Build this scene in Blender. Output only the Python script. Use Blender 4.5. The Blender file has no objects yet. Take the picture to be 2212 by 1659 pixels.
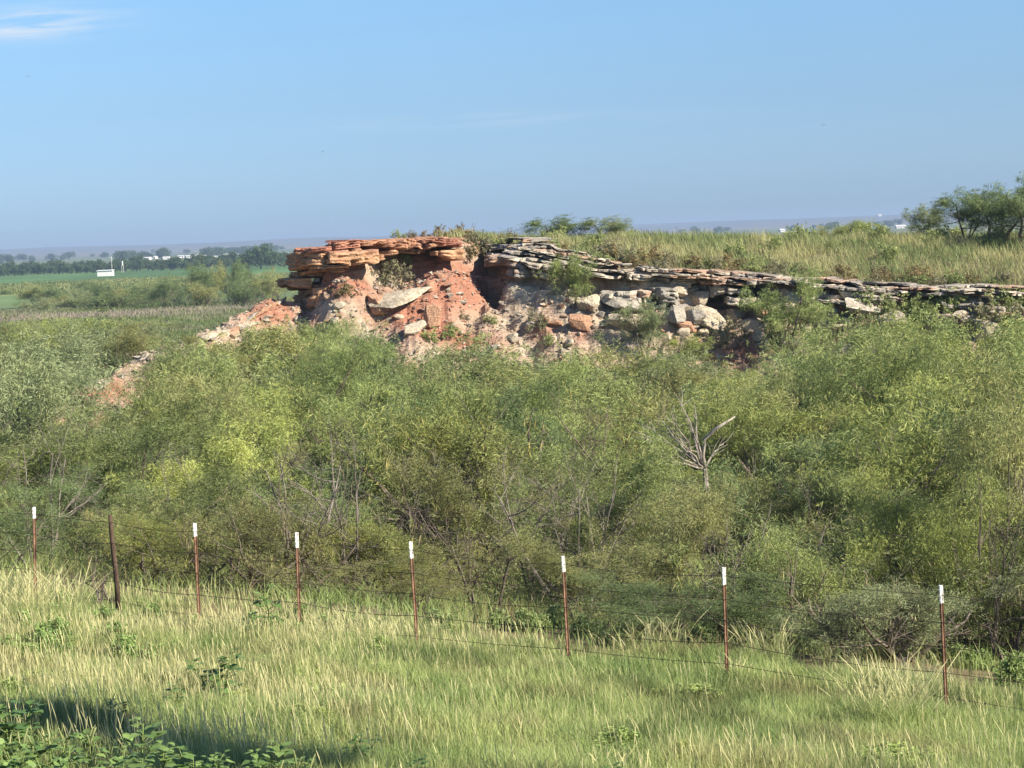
import bpy, bmesh, math, random
import numpy as np
from mathutils import Matrix, Vector, Euler
R = math.radians
rng = np.random.default_rng(7)
random.seed(7)
scene = bpy.context.scene
C = scene.collection

# ------------------------------------------------------------------ camera
FPX = 4731.0                       # focal length in pixels of a 2212 px wide view
cam_d = bpy.data.cameras.new('camera')
cam = bpy.data.objects.new('camera', cam_d); C.objects.link(cam)
cam_d.sensor_width = 36; cam_d.lens = FPX / 2212 * 36
cam_d.clip_start = 0.5; cam_d.clip_end = 60000
PITCH, ROLL = 3.93, -2.3
CM = Matrix.Rotation(R(90 - PITCH), 4, 'X') @ Matrix.Rotation(R(ROLL), 4, 'Z')
cam.matrix_world = CM
scene.camera = cam
M3 = np.array(CM.to_3x3())

def P(px, py, d):
    """world point seen at (px,py) of the 2212x1659 view at world depth y=d"""
    v = M3 @ np.array([(px - 1106) / FPX, -(py - 829.5) / FPX, -1.0])
    return v * (d / v[1])

def proj(x, y, z):
    p = np.stack([x, y, z], -1) @ M3          # = M3^T p
    return 1106 + FPX * p[..., 0] / -p[..., 2], 829.5 - FPX * p[..., 1] / -p[..., 2]

# ------------------------------------------------------------------ light
SUN_AZ, SUN_EL = 60.0, 34.0        # azimuth to the right of straight behind the camera
sd = Vector((math.sin(R(SUN_AZ)) * math.cos(R(SUN_EL)), -math.cos(R(SUN_AZ)) * math.cos(R(SUN_EL)), math.sin(R(SUN_EL))))
sl = bpy.data.lights.new('sun', 'SUN'); sl.energy = 4.8; sl.angle = R(0.55); sl.color = (1.0, 0.90, 0.74)
so = bpy.data.objects.new('sun', sl); C.objects.link(so)
so.rotation_euler = sd.to_track_quat('Z', 'Y').to_euler()

w = bpy.data.worlds.new('World'); scene.world = w; w.use_nodes = True
nt = w.node_tree; N = nt.nodes; L = nt.links; N.clear()
out = N.new('ShaderNodeOutputWorld'); bg = N.new('ShaderNodeBackground'); sky = N.new('ShaderNodeTexSky')
sky.sky_type = 'NISHITA'; sky.sun_disc = False
sky.sun_elevation = R(SUN_EL); sky.sun_rotation = R(180 - SUN_AZ)
sky.altitude = 400; sky.air_density = 1.0; sky.dust_density = 0.6; sky.ozone_density = 3.0
bg.inputs['Strength'].default_value = 0.055
def nmath(op, a, b=None, c=None):
    n = N.new('ShaderNodeMath'); n.operation = op
    for i, v in enumerate((a, b, c)):
        if v is None: continue
        if isinstance(v, (int, float)): n.inputs[i].default_value = v
        else: L.new(v, n.inputs[i])
    return n.outputs[0]
tc = N.new('ShaderNodeTexCoord'); sep = N.new('ShaderNodeSeparateXYZ'); L.new(tc.outputs['Generated'], sep.inputs[0])
ax = nmath('DIVIDE', sep.outputs[0], nmath('MAXIMUM', sep.outputs[1], 0.01))
az = nmath('DIVIDE', sep.outputs[2], nmath('MAXIMUM', sep.outputs[1], 0.01))
comb = N.new('ShaderNodeCombineXYZ')
L.new(nmath('MULTIPLY', ax, 16), comb.inputs[0])
L.new(nmath('MULTIPLY', nmath('SUBTRACT', az, nmath('MULTIPLY', ax, 0.03)), 190), comb.inputs[1])
nz = N.new('ShaderNodeTexNoise'); nz.inputs['Scale'].default_value = 1.0; nz.inputs['Detail'].default_value = 6; nz.inputs['Roughness'].default_value = 0.6; nz.inputs['Distortion'].default_value = 0.6
L.new(comb.outputs[0], nz.inputs['Vector'])
def bump2(cx, wx, cz, wz):
    a = nmath('DIVIDE', nmath('SUBTRACT', ax, cx), wx); b = nmath('DIVIDE', nmath('SUBTRACT', az, cz), wz)
    r2 = nmath('ADD', nmath('MULTIPLY', a, a), nmath('MULTIPLY', b, b))
    return nmath('POWER', 2.718, nmath('MULTIPLY', r2, -1))
nn = nmath('MAXIMUM', nmath('SUBTRACT', nz.outputs[0], 0.40), 0.0)
m1 = nmath('MULTIPLY', bump2(-0.212, 0.036, 0.1035, 0.0062), nmath('MULTIPLY', nn, 4.5))
m2 = nmath('MULTIPLY', bump2(0.0, 0.075, 0.052, 0.0035), nmath('MULTIPLY', nn, 0.8))
mk = nmath('MINIMUM', nmath('ADD', m1, m2), 0.75)
tint = N.new('ShaderNodeMix'); tint.data_type = 'RGBA'; tint.blend_type = 'MULTIPLY'; tint.inputs[0].default_value = 1.0
L.new(sky.outputs[0], tint.inputs[6]); 
hr = N.new('ShaderNodeValToRGB'); L.new(nmath('MULTIPLY', az, 5.0), hr.inputs[0]); e_ = hr.color_ramp.elements
e_[0].position = 0.06; e_[0].color = (0.56, 0.80, 1.33, 1); e_[1].position = 0.56; e_[1].color = (0.77, 0.98, 1.20, 1)
e2 = e_.new(0.3); e2.color = (0.64, 0.82, 1.14, 1)
L.new(hr.outputs[0], tint.inputs[7])
mx = N.new('ShaderNodeMix'); mx.data_type = 'RGBA'
L.new(mk, mx.inputs[0]); L.new(tint.outputs[2], mx.inputs[6]); mx.inputs[7].default_value = (6.2, 6.8, 7.6, 1)
L.new(mx.outputs[2], bg.inputs[0]); L.new(bg.outputs[0], out.inputs[0])

scene.view_settings.view_transform = 'Standard'; scene.view_settings.look = 'None'
scene.view_settings.exposure = 1.18; scene.view_settings.gamma = 1.0
scene.render.engine = 'CYCLES'
cy = scene.cycles
cy.max_bounces = 5; cy.diffuse_bounces = 3; cy.glossy_bounces = 1; cy.transmission_bounces = 3
cy.volume_bounces = 0; cy.transparent_max_bounces = 4; cy.caustics_reflective = False; cy.caustics_refractive = False

# ------------------------------------------------------------------ noise
def _h(*k):
    n = np.zeros(np.broadcast(*k).shape, dtype=np.uint64)
    for i, a in enumerate(k):
        n = n ^ ((np.asarray(a).astype(np.int64).astype(np.uint64) + np.uint64(1013 * (i + 1))) * np.uint64([0x9E3779B185EBCA87, 0xC2B2AE3D27D4EB4F, 0x165667B19E3779F9][i]))
        n = (n ^ (n >> np.uint64(29))) * np.uint64(0xBF58476D1CE4E5B9)
    n = n ^ (n >> np.uint64(32))
    return (n & np.uint64(0xFFFFFF)).astype(np.float64) / 0xFFFFFF
def vnoise(x, y, seed=0):
    x = np.asarray(x, float) ; y = np.asarray(y, float)
    xi = np.floor(x); yi = np.floor(y); fx = x - xi; fy = y - yi
    fx = fx * fx * (3 - 2 * fx); fy = fy * fy * (3 - 2 * fy)
    s = seed
    a = _h(xi, yi, s + 0 * xi); b = _h(xi + 1, yi, s + 0 * xi); c = _h(xi, yi + 1, s + 0 * xi); d = _h(xi + 1, yi + 1, s + 0 * xi)
    return (a * (1 - fx) + b * fx) * (1 - fy) + (c * (1 - fx) + d * fx) * fy
def fbm(x, y, seed=0, octv=4, gain=0.5):
    s = 0; a = 1; t = 0
    for o in range(octv):
        s = s + a * vnoise(x * 2 ** o + 17.3 * o, y * 2 ** o - 9.1 * o, seed + o); t += a; a *= gain
    return s / t
def sstep(a, b, x):
    t = np.clip((x - a) / (b - a), 0, 1); return t * t * (3 - 2 * t)
def lerp(a, b, t): return a + (b - a) * t

# ------------------------------------------------------------------ mesh helpers
def npmesh(name, verts, faces, cols=None, smooth=False):
    """faces: int array (n,k) or list of such arrays"""
    if not isinstance(faces, list): faces = [faces]
    faces = [f for f in faces if len(f)]
    me = bpy.data.meshes.new(name)
    me.vertices.add(len(verts)); me.vertices.foreach_set('co', np.asarray(verts, dtype=np.float32).ravel())
    lv = np.concatenate([f.ravel() for f in faces]).astype(np.int32)
    tot = np.concatenate([np.full(len(f), f.shape[1], dtype=np.int32) for f in faces])
    st = np.concatenate([[0], np.cumsum(tot)[:-1]]).astype(np.int32)
    me.loops.add(len(lv)); me.loops.foreach_set('vertex_index', lv)
    me.polygons.add(len(tot)); me.polygons.foreach_set('loop_start', st)
    me.polygons.foreach_set('use_smooth', np.full(len(tot), smooth))
    me.update(calc_edges=True)
    if cols is not None:
        ca = me.color_attributes.new('Col', 'FLOAT_COLOR', 'POINT')
        c4 = np.ones((len(verts), 4), dtype=np.float32); c4[:, :3] = cols
        ca.data.foreach_set('color', c4.ravel())
    return me
def obj(name, me, mat=None, parent=None, loc=None):
    o = bpy.data.objects.new(name, me); C.objects.link(o)
    if mat and len(me.materials) == 0: me.materials.append(mat)
    if parent: o.parent = parent
    if loc is not None: o.location = loc
    return o
def tag(o, label=None, cat=None, group=None, kind=None):
    if label: o['label'] = label
    if cat: o['category'] = cat
    if group: o['group'] = group
    if kind: o['kind'] = kind
    return o
def empty(name, loc, rz=0, sc=1):
    o = bpy.data.objects.new(name, None); C.objects.link(o); o.location = loc; o.rotation_euler = (0, 0, rz)
    o.scale = (sc, sc, sc) if not isinstance(sc, (tuple, list)) else sc
    o.empty_display_size = 0.2
    return o
class TB:
    """collects tubes / polygons"""
    def __init__(s): s.v = []; s.q = []; s.t = []; s.c = []; s.n = 0
    def add(s, v, q=None, t=None, c=None):
        v = np.asarray(v, float); s.v.append(v)
        if q is not None and len(q): s.q.append(np.asarray(q) + s.n)
        if t is not None and len(t): s.t.append(np.asarray(t) + s.n)
        if c is not None: s.c.append(np.broadcast_to(np.asarray(c, float), (len(v), 3)))
        s.n += len(v)
    def tube(s, pts, rad, k=5, c=None, cap=True):
        pts = np.asarray(pts, float); n = len(pts); rad = np.broadcast_to(rad, (n,))
        t = np.gradient(pts, axis=0); t /= np.linalg.norm(t, axis=1)[:, None] + 1e-9
        up = np.array([0.0, 0, 1]) if abs(t[0, 2]) < 0.9 else np.array([1.0, 0, 0])
        a = np.cross(t, up); a /= np.linalg.norm(a, axis=1)[:, None] + 1e-9; b = np.cross(t, a)
        an = np.arange(k) * 2 * math.pi / k
        v = pts[:, None, :] + rad[:, None, None] * (np.cos(an)[None, :, None] * a[:, None, :] + np.sin(an)[None, :, None] * b[:, None, :])
        i = np.arange(n - 1)[:, None] * k; j = np.arange(k)[None, :]; j2 = (j + 1) % k
        q = np.stack([i + j, i + j2, i + k + j2, i + k + j], -1).reshape(-1, 4)
        tr = []
        vv = v.reshape(-1, 3)
        if cap:
            vv = np.vstack([vv, pts[-1], pts[0]]); m = n * k
            tr = [[(n - 1) * k + x, (n - 1) * k + (x + 1) % k, m] for x in range(k)] + [[(x + 1) % k, x, m + 1] for x in range(k)]
        s.add(vv, q, tr, c)
    def box(s, c, size, rot=None, col=None):
        x, y, z = [d / 2 for d in size]
        v = np.array([[sx * x, sy * y, sz * z] for sz in (-1, 1) for sx, sy in ((-1, -1), (1, -1), (1, 1), (-1, 1))])
        if rot is not None: v = v @ np.array(Euler(rot).to_matrix()).T
        s.add(v + np.array(c), [[3, 2, 1, 0], [4, 5, 6, 7], [0, 1, 5, 4], [1, 2, 6, 5], [2, 3, 7, 6], [3, 0, 4, 7]], None, col)
    def mesh(s, name, smooth=False):
        fs = []
        if s.q: fs.append(np.concatenate(s.q))
        if s.t: fs.append(np.concatenate(s.t))
        return npmesh(name, np.concatenate(s.v), fs, np.concatenate(s.c) if s.c else None, smooth)

# ------------------------------------------------------------------ materials
def newmat(name):
    m = bpy.data.materials.new(name); m.use_nodes = True
    nt = m.node_tree; b = nt.nodes['Principled BSDF']
    b.inputs['Roughness'].default_value = 0.9
    if 'Specular IOR Level' in b.inputs: b.inputs['Specular IOR Level'].default_value = 0.15
    return m, nt, b
def node(nt, t, **kw):
    n = nt.nodes.new(t)
    for k, v in kw.items():
        if k in ('data_type', 'blend_type', 'operation', 'attribute_name', 'attribute_type', 'noise_dimensions', 'feature', 'layer_name'): setattr(n, k, v)
        else: n.inputs[k.replace('_', ' ')].default_value = v
    return n
def objcoord(nt, scale=(1, 1, 1), world=False):
    if world:
        g = nt.nodes.new('ShaderNodeNewGeometry'); src = g.outputs['Position']
    else:
        g = nt.nodes.new('ShaderNodeTexCoord'); src = g.outputs['Object']
    mp = nt.nodes.new('ShaderNodeMapping'); mp.inputs['Scale'].default_value = scale
    nt.links.new(src, mp.inputs[0]); return mp.outputs[0]
def mixrgb(nt, fac, a, b, blend='MIX'):
    n = nt.nodes.new('ShaderNodeMix'); n.data_type = 'RGBA'; n.blend_type = blend
    for i, v in ((0, fac), (6, a), (7, b)):
        if isinstance(v, (int, float)): n.inputs[i].default_value = v
        elif isinstance(v, tuple): n.inputs[i].default_value = (*v, 1)
        else: nt.links.new(v, n.inputs[i])
    return n.outputs[2]
def ramp(nt, fac, stops):
    n = nt.nodes.new('ShaderNodeValToRGB'); nt.links.new(fac, n.inputs[0]); e = n.color_ramp.elements
    while len(e) < len(stops): e.new(0.5)
    for i, (p, c) in enumerate(stops):
        e[i].position = p; e[i].color = (*c, 1) if isinstance(c, tuple) else (c, c, c, 1)
    return n.outputs[0]

def leafmat(name, transl=0.35, use_obj=True, gain=1.0):
    m, nt, b = newmat(name)
    a = node(nt, 'ShaderNodeAttribute', attribute_name='Col')
    col = a.outputs['Color']
    if use_obj:
        oi = nt.nodes.new('ShaderNodeObjectInfo'); col = mixrgb(nt, 1.0, col, oi.outputs['Color'], 'MULTIPLY')
    if gain != 1.0: col = mixrgb(nt, 1.0, col, (gain, gain, gain), 'MULTIPLY')
    nt.links.new(col, b.inputs['Base Color']); b.inputs['Roughness'].default_value = 0.55
    b.inputs['Specular IOR Level'].default_value = 0.3
    tr = nt.nodes.new('ShaderNodeBsdfTranslucent'); nt.links.new(col, tr.inputs[0])
    ms = nt.nodes.new('ShaderNodeMixShader'); ms.inputs[0].default_value = transl
    nt.links.new(b.outputs[0], ms.inputs[1]); nt.links.new(tr.outputs[0], ms.inputs[2])
    nt.links.new(ms.outputs[0], nt.nodes['Material Output'].inputs[0])
    return m
M_leaf = leafmat('leaves', 0.33)
M_grass = leafmat('grass', 0.42, False)
def barkmat(name, c1, c2):
    m, nt, b = newmat(name)
    n = node(nt, 'ShaderNodeTexNoise', Scale=14.0, Detail=3.0); nt.links.new(objcoord(nt, (1, 1, 0.3)), n.inputs['Vector'])
    nt.links.new(ramp(nt, n.outputs[0], [(0.35, c1), (0.65, c2)]), b.inputs['Base Color']); return m
M_bark = barkmat('bark', (0.06, 0.048, 0.04), (0.20, 0.165, 0.135))
M_twig = barkmat('grey_twigs', (0.09, 0.078, 0.065), (0.24, 0.21, 0.18))
M_limb = barkmat('weathered_twigs', (0.13, 0.11, 0.095), (0.34, 0.30, 0.26))
M_dead = barkmat('dead_wood', (0.22, 0.19, 0.16), (0.48, 0.43, 0.37))

def rockmat(name, use_attr=True, c1=None, c2=None, bump=0.5, sc=1.0, band=0.5):
    m, nt, b = newmat(name); Lk = nt.links
    co = objcoord(nt, world=use_attr)
    st = node(nt, 'ShaderNodeTexNoise', Scale=0.9 * sc, Detail=7.0, Roughness=0.65); 
    mp = nt.nodes.new('ShaderNodeMapping'); mp.inputs['Scale'].default_value = (0.6, 0.6, 9.0); mp.inputs['Rotation'].default_value = (0, R(1.5), 0)
    Lk.new(co, mp.inputs[0]); Lk.new(mp.outputs[0], st.inputs['Vector'])
    n2 = node(nt, 'ShaderNodeTexNoise', Scale=3.2 * sc, Detail=8.0, Roughness=0.7); Lk.new(co, n2.inputs['Vector'])
    vo = node(nt, 'ShaderNodeTexVoronoi', Scale=1.6 * sc); Lk.new(co, vo.inputs['Vector'])
    if use_attr: base = node(nt, 'ShaderNodeAttribute', attribute_name='Col').outputs['Color']
    else:
        base = mixrgb(nt, ramp(nt, n2.outputs[0], [(0.35, 0.0), (0.62, 1.0)]), c1, c2)
    f1 = ramp(nt, st.outputs[0], [(0.3, 0.62), (0.5, 1.0), (0.68, 1.3)])
    c = mixrgb(nt, band, base, f1, 'MULTIPLY')
    f2 = ramp(nt, n2.outputs[0], [(0.3, 0.66), (0.5, 1.0), (0.72, 1.28)])
    c = mixrgb(nt, 0.8, c, f2, 'MULTIPLY')
    Lk.new(c, b.inputs['Base Color'])
    h = nt.nodes.new('ShaderNodeMath'); h.operation = 'ADD'; Lk.new(st.outputs[0], h.inputs[0]); Lk.new(n2.outputs[0], h.inputs[1])
    bp = nt.nodes.new('ShaderNodeBump'); bp.inputs['Strength'].default_value = bump; bp.inputs['Distance'].default_value = 0.25
    Lk.new(h.outputs[0], bp.inputs['Height']); Lk.new(bp.outputs[0], b.inputs['Normal'])
    b.inputs['Roughness'].default_value = 0.95
    return m
M_bluff = rockmat('bluff_rock', True, bump=0.75)
M_ledge = rockmat('ledge_rock', True, bump=0.8, sc=1.4)
M_cream = rockmat('cream_stone', False, (0.36, 0.30, 0.22), (0.54, 0.47, 0.36), 0.5, 2.0)
M_grey = rockmat('grey_stone', False, (0.26, 0.23, 0.19), (0.42, 0.38, 0.32), 0.5, 2.0)
M_red = rockmat('red_stone', False, (0.32, 0.17, 0.11), (0.46, 0.29, 0.19), 0.5, 2.0)

# ------------------------------------------------------------------ terrain functions
def Hg(x, y):
    """valley / embankment ground"""
    x = np.asarray(x, float); y = np.asarray(y, float)
    q = y + 0.82 * np.clip(x, -40, 40)
    z = np.interp(q, [-40, 2, 8, 11, 14.3, 20, 26.7, 31, 38, 46, 60], [-2.2, -2.3, -3.0, -3.38, -3.78, -4.55, -5.25, -5.6, -6.7, -7.7, -7.9])
    z = z + np.interp(y, [90, 160, 300, 600, 1200, 3000, 5200, 7000, 9000, 11500], [0, -0.7, -1.5, -2.7, -4.2, -4.6, -4.0, 5, 22, 20]) * 1.0
    ridge = sstep(5200, 9000, y)
    z = z + ridge * (fbm(x / 500 + 3, y / 2600, 5, 4) - 0.5) * 26
    z = z + sstep(1500, 3000, y) * (fbm(x / 400, y / 500, 9, 3) - 0.5) * 1.4
    near = np.clip(1 - y / 150, 0, 1)
    z = z + near * ((fbm(x / 2.3, y / 2.3, 2, 3) - 0.5) * 0.35) * sstep(4, 12, y)
    return z

RIM = np.array([(-9.1, 94.6), (-8.75, 93.2), (-7.75, 91.2), (-6.9, 91.2), (-5.9, 91.8), (-4.4, 93.4), (-2.6, 93.6), (-1.6, 95.2), (-0.7, 95.4), (0.2, 93.4), (1.6, 92.8), (3.4, 92.6), (6, 92.2), (8, 92.4),
                (10.4, 91.8), (13, 91.0), (14.6, 90.4), (16.2, 90.8), (18.5, 89.6), (21.5, 88.8), (26, 87.5), (34, 85.0), (46, 82.0)])
PLATEAU = np.vstack([RIM, [(70, 90), (70, 150), (30, 138), (12, 128), (0, 118), (-5, 108), (-9.5, 98)]])
def sdist(x, y, poly):
    x = np.asarray(x, float); y = np.asarray(y, float)
    d = np.full(x.shape, 1e9); ins = np.zeros(x.shape, bool)
    n = len(poly)
    for i in range(n):
        ax_, ay_ = poly[i]; bx, by = poly[(i + 1) % n]
        ex, ey = bx - ax_, by - ay_
        t = np.clip(((x - ax_) * ex + (y - ay_) * ey) / (ex * ex + ey * ey), 0, 1)
        d = np.minimum(d, np.hypot(x - ax_ - t * ex, y - ay_ - t * ey))
        c = ((ay_ > y) != (by > y)) & (x < (bx - ax_) * (y - ay_) / (by - ay_ + 1e-12) + ax_)
        ins ^= c
    return np.where(ins, d, -d)
XK = [-10, -8, -5, -2, -0.8, 1.8, 3.7, 7.5, 11, 15, 19, 26, 46]
Z_TOP = [-0.22, -0.1, 0.0, 0.0, -0.45, -0.9, -1.35, -1.75, -2.2, -2.65, -2.95, -3.3, -4.0]
Z_BOT = [-1.35, -1.25, -1.0, -0.95, -1.3, -1.7, -1.95, -2.3, -2.65, -3.05, -3.4, -3.8, -4.5]
Z_FOOT = [-3.3, -3.3, -2.3, -1.9, -2.0, -2.7, -3.2, -3.7, -3.9, -4.1, -4.3, -4.7, -5.2]
Z_CREST = [-0.2, -0.15, 0.02, 0.12, 0.25, 0.36, 0.22, -0.25, -0.75, -1.0, -1.2, -1.5, -2.0]
def ztop(x): return np.interp(x, XK, Z_TOP)
def zbot(x): return np.interp(x, XK, Z_BOT)
def zfoot(x): return np.interp(x, XK, Z_FOOT)
SPINE = np.array([(-9.7, 92.4, -2.35), (-10.7, 90.0, -2.95), (-12.3, 85.5, -3.75), (-13.2, 79.5, -3.95), (-14.3, 73.5, -4.75), (-15.6, 70.5, -5.9), (-17, 67, -8.5)])
def Hb(x, y, fine=True):
    """bluff height"""
    x = np.asarray(x, float); y = np.asarray(y, float)
    xw = x + (fbm(x / 1.3, y / 1.3, 31, 3) - 0.5) * 0.9; yw = y + (fbm(x / 1.1, y / 1.1, 37, 3) - 0.5) * 0.9
    s = sdist(xw, yw, PLATEAU)
    rec = 1.3 * np.exp(-((x + 0.75) / 0.65) ** 2) + 1.2 * sstep(8.0, 8.6, x) * sstep(11.0, 10.2, x) + 0.7 * np.exp(-((x + 4.3) / 1.2) ** 2) + 0.5 * np.exp(-((x - 15) / 1.0) ** 2)
    rec = rec - 0.35 * sstep(0.5, 2, x) * sstep(8.4, 7.6, x) - 0.35 * sstep(11, 12, x) + 0.45 * sstep(-7.8, -8.3, x)
    s = np.where(s < 2.4, s - rec * sstep(-1.5, 0.5, s) * sstep(2.4, 1.6, s), s)
    zt, zf = ztop(x), zfoot(x); zc = np.interp(x, XK, Z_CREST)
    zt = zt - 0.25 * sstep(3, 1, s) - 0.05
    top = zt + (zc - zt) * sstep(0.5, 17, s) + (fbm(x / 3, y / 3, 41, 3) - 0.5) * 0.35
    wall = zf + (zt - zf) * sstep(-0.15, 1.15, s)
    rill = (1 - np.abs(2 * fbm(x / 1.7, y / 9.0, 51, 3) - 1)) 
    tal = zf + (s + 0.15) * (0.50 + 0.12 * fbm(x / 5, y / 5, 43, 2)) - rill * 1.15 * sstep(0, -3, s) - (1 - np.abs(2 * fbm(x / 0.55, y / 4.0, 53, 3) - 1)) * 0.28 * sstep(-0.3, -2, s) + 0.4
    tal = tal + (fbm(x / 0.9, y / 0.9, 45, 4, 0.6) - 0.5) * 0.75
    z = np.where(s > -0.15, np.where(s > 1.15, top, wall + (fbm(x / 0.5, y / 0.5, 47, 3) - 0.5) * 0.25), np.minimum(tal, zf + 0.2))
    # gully left of the tree on the talus
    gx, gy = x - 0.9, y - 90.3
    z = z - 0.9 * np.exp(-((gx + 0.35 * (y - 90)) / 0.9) ** 2) * sstep(0, -1.5, s) * sstep(-9, -4, s)
    # rounded clay buttresses standing out of the slope
    for bx, by, br, bh in ((-7.0, 90.6, 1.2, 1.3), (-9.6, 88.6, 1.3, 0.5), (-3.3, 91.5, 1.5, 1.0), (-4.0, 88.6, 1.1, 0.9), (2.6, 88.0, 1.2, 0.7), (-0.8, 90.0, 1.2, 0.6)):
        z = z + bh * np.exp(-(((x - bx) / br) ** 2 + ((y - by) / (br * 1.3)) ** 2) * 1.3) * (s < 0.2)
    # spine
    best = np.full(x.shape, -50.0)
    for i in range(len(SPINE) - 1):
        a, b = SPINE[i], SPINE[i + 1]; e = b - a
        t = np.clip(((x - a[0]) * e[0] + (y - a[1]) * e[1]) / (e[0] ** 2 + e[1] ** 2), 0, 1)
        dd = np.hypot(x - a[0] - t * e[0], y - a[1] - t * e[1])
        best = np.maximum(best, a[2] + t * e[2] - 0.75 * np.maximum(dd - 0.25, 0))
    best = best + (fbm(x / 0.8, y / 0.8, 61, 4, 0.6) - 0.5) * 0.7
    z = np.maximum(z, best)
    if fine: z = z + (fbm(x / 0.32, y / 0.32, 63, 4, 0.65) - 0.5) * 0.20
    return z
def H(x, y): return np.maximum(Hg(x, y), Hb(x, y, False))

def grid_mesh(name, X, Y, Z, cols=None, smooth=True):
    ny, nx = X.shape
    v = np.stack([X, Y, Z], -1).reshape(-1, 3)
    i = np.arange(ny - 1)[:, None] * nx + np.arange(nx - 1)[None, :]
    q = np.stack([i, i + 1, i + nx + 1, i + nx], -1).reshape(-1, 4)
    return npmesh(name, v, q, None if cols is None else cols.reshape(-1, 3), smooth)

# ---- ground sheet
def spaced(lo, hi, step, grow, end):
    a = list(np.arange(lo, hi, step)); s = step
    while a[-1] < end: s *= grow; a.append(a[-1] + s)
    return a
xs = spaced(0, 30, 0.5, 1.12, 9000); xs = np.array([-v for v in xs[:0:-1]] + xs)
ys = np.array([-60, -30, -15, -6] + spaced(0, 100, 0.5, 1.055, 12500))
GX, GY = np.meshgrid(xs, ys); GZ = Hg(GX, GY)
m, nt, b = newmat('ground_soil')
geo = nt.nodes.new('ShaderNodeNewGeometry'); sp = nt.nodes.new('ShaderNodeSeparateXYZ'); nt.links.new(geo.outputs['Position'], sp.inputs[0])
wob = node(nt, 'ShaderNodeTexNoise', Scale=0.012, Detail=3.0); nt.links.new(geo.outputs['Position'], wob.inputs['Vector'])
def M2(op, a, b_):
    n = nt.nodes.new('ShaderNodeMath'); n.operation = op
    for i, v in enumerate((a, b_)):
        if isinstance(v, (int, float)): n.inputs[i].default_value = v
        else: nt.links.new(v, n.inputs[i])
    return n.outputs[0]
yy = M2('ADD', sp.outputs[1], M2('MULTIPLY', M2('SUBTRACT', wob.outputs[0], 0.5), M2('MULTIPLY', sp.outputs[1], 0.12)))
lg = M2('DIVIDE', M2('LOGARITHM', M2('MAXIMUM', yy, 10), 10.0), 4.0)      # log10(y)/4
def lp(y): return math.log10(y) / 4
bands = ramp(nt, lg, [(lp(30), (0.16, 0.13, 0.07)), (lp(120), (0.15, 0.14, 0.07)), (lp(190), (0.20, 0.17, 0.11)), (lp(300), (0.13, 0.17, 0.075)), (lp(520), (0.12, 0.18, 0.07)), (lp(590), (0.20, 0.22, 0.08)),
                      (lp(740), (0.17, 0.21, 0.08)), (lp(800), (0.075, 0.15, 0.05)), (lp(1300), (0.085, 0.16, 0.05)), (lp(1700), (0.16, 0.17, 0.09)), (lp(3800), (0.11, 0.14, 0.08)), (lp(5200), (0.17, 0.15, 0.12)), (lp(8000), (0.09, 0.085, 0.085))])
n1 = node(nt, 'ShaderNodeTexNoise', Scale=1.2, Detail=8.0, Roughness=0.7); nt.links.new(geo.outputs['Position'], n1.inputs['Vector'])
n3 = node(nt, 'ShaderNodeTexNoise', Scale=1.0, Detail=5.0, Roughness=0.6)
mp = nt.nodes.new('ShaderNodeMapping'); mp.inputs['Scale'].default_value = (0.02, 0.004, 0.02); nt.links.new(geo.outputs['Position'], mp.inputs[0]); nt.links.new(mp.outputs[0], n3.inputs['Vector'])
c = mixrgb(nt, 0.8, bands, ramp(nt, n1.outputs[0], [(0.3, 0.6), (0.7, 1.4)]), 'MULTIPLY')
c = mixrgb(nt, 0.9, c, ramp(nt, n3.outputs[0], [(0.35, 0.72), (0.5, 1.0), (0.65, 1.35)]), 'MULTIPLY')
nt.links.new(c, b.inputs['Base Color'])
M_ground = m
tag(obj('ground', grid_mesh('ground', GX, GY, GZ), M_ground), kind='structure')

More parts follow.
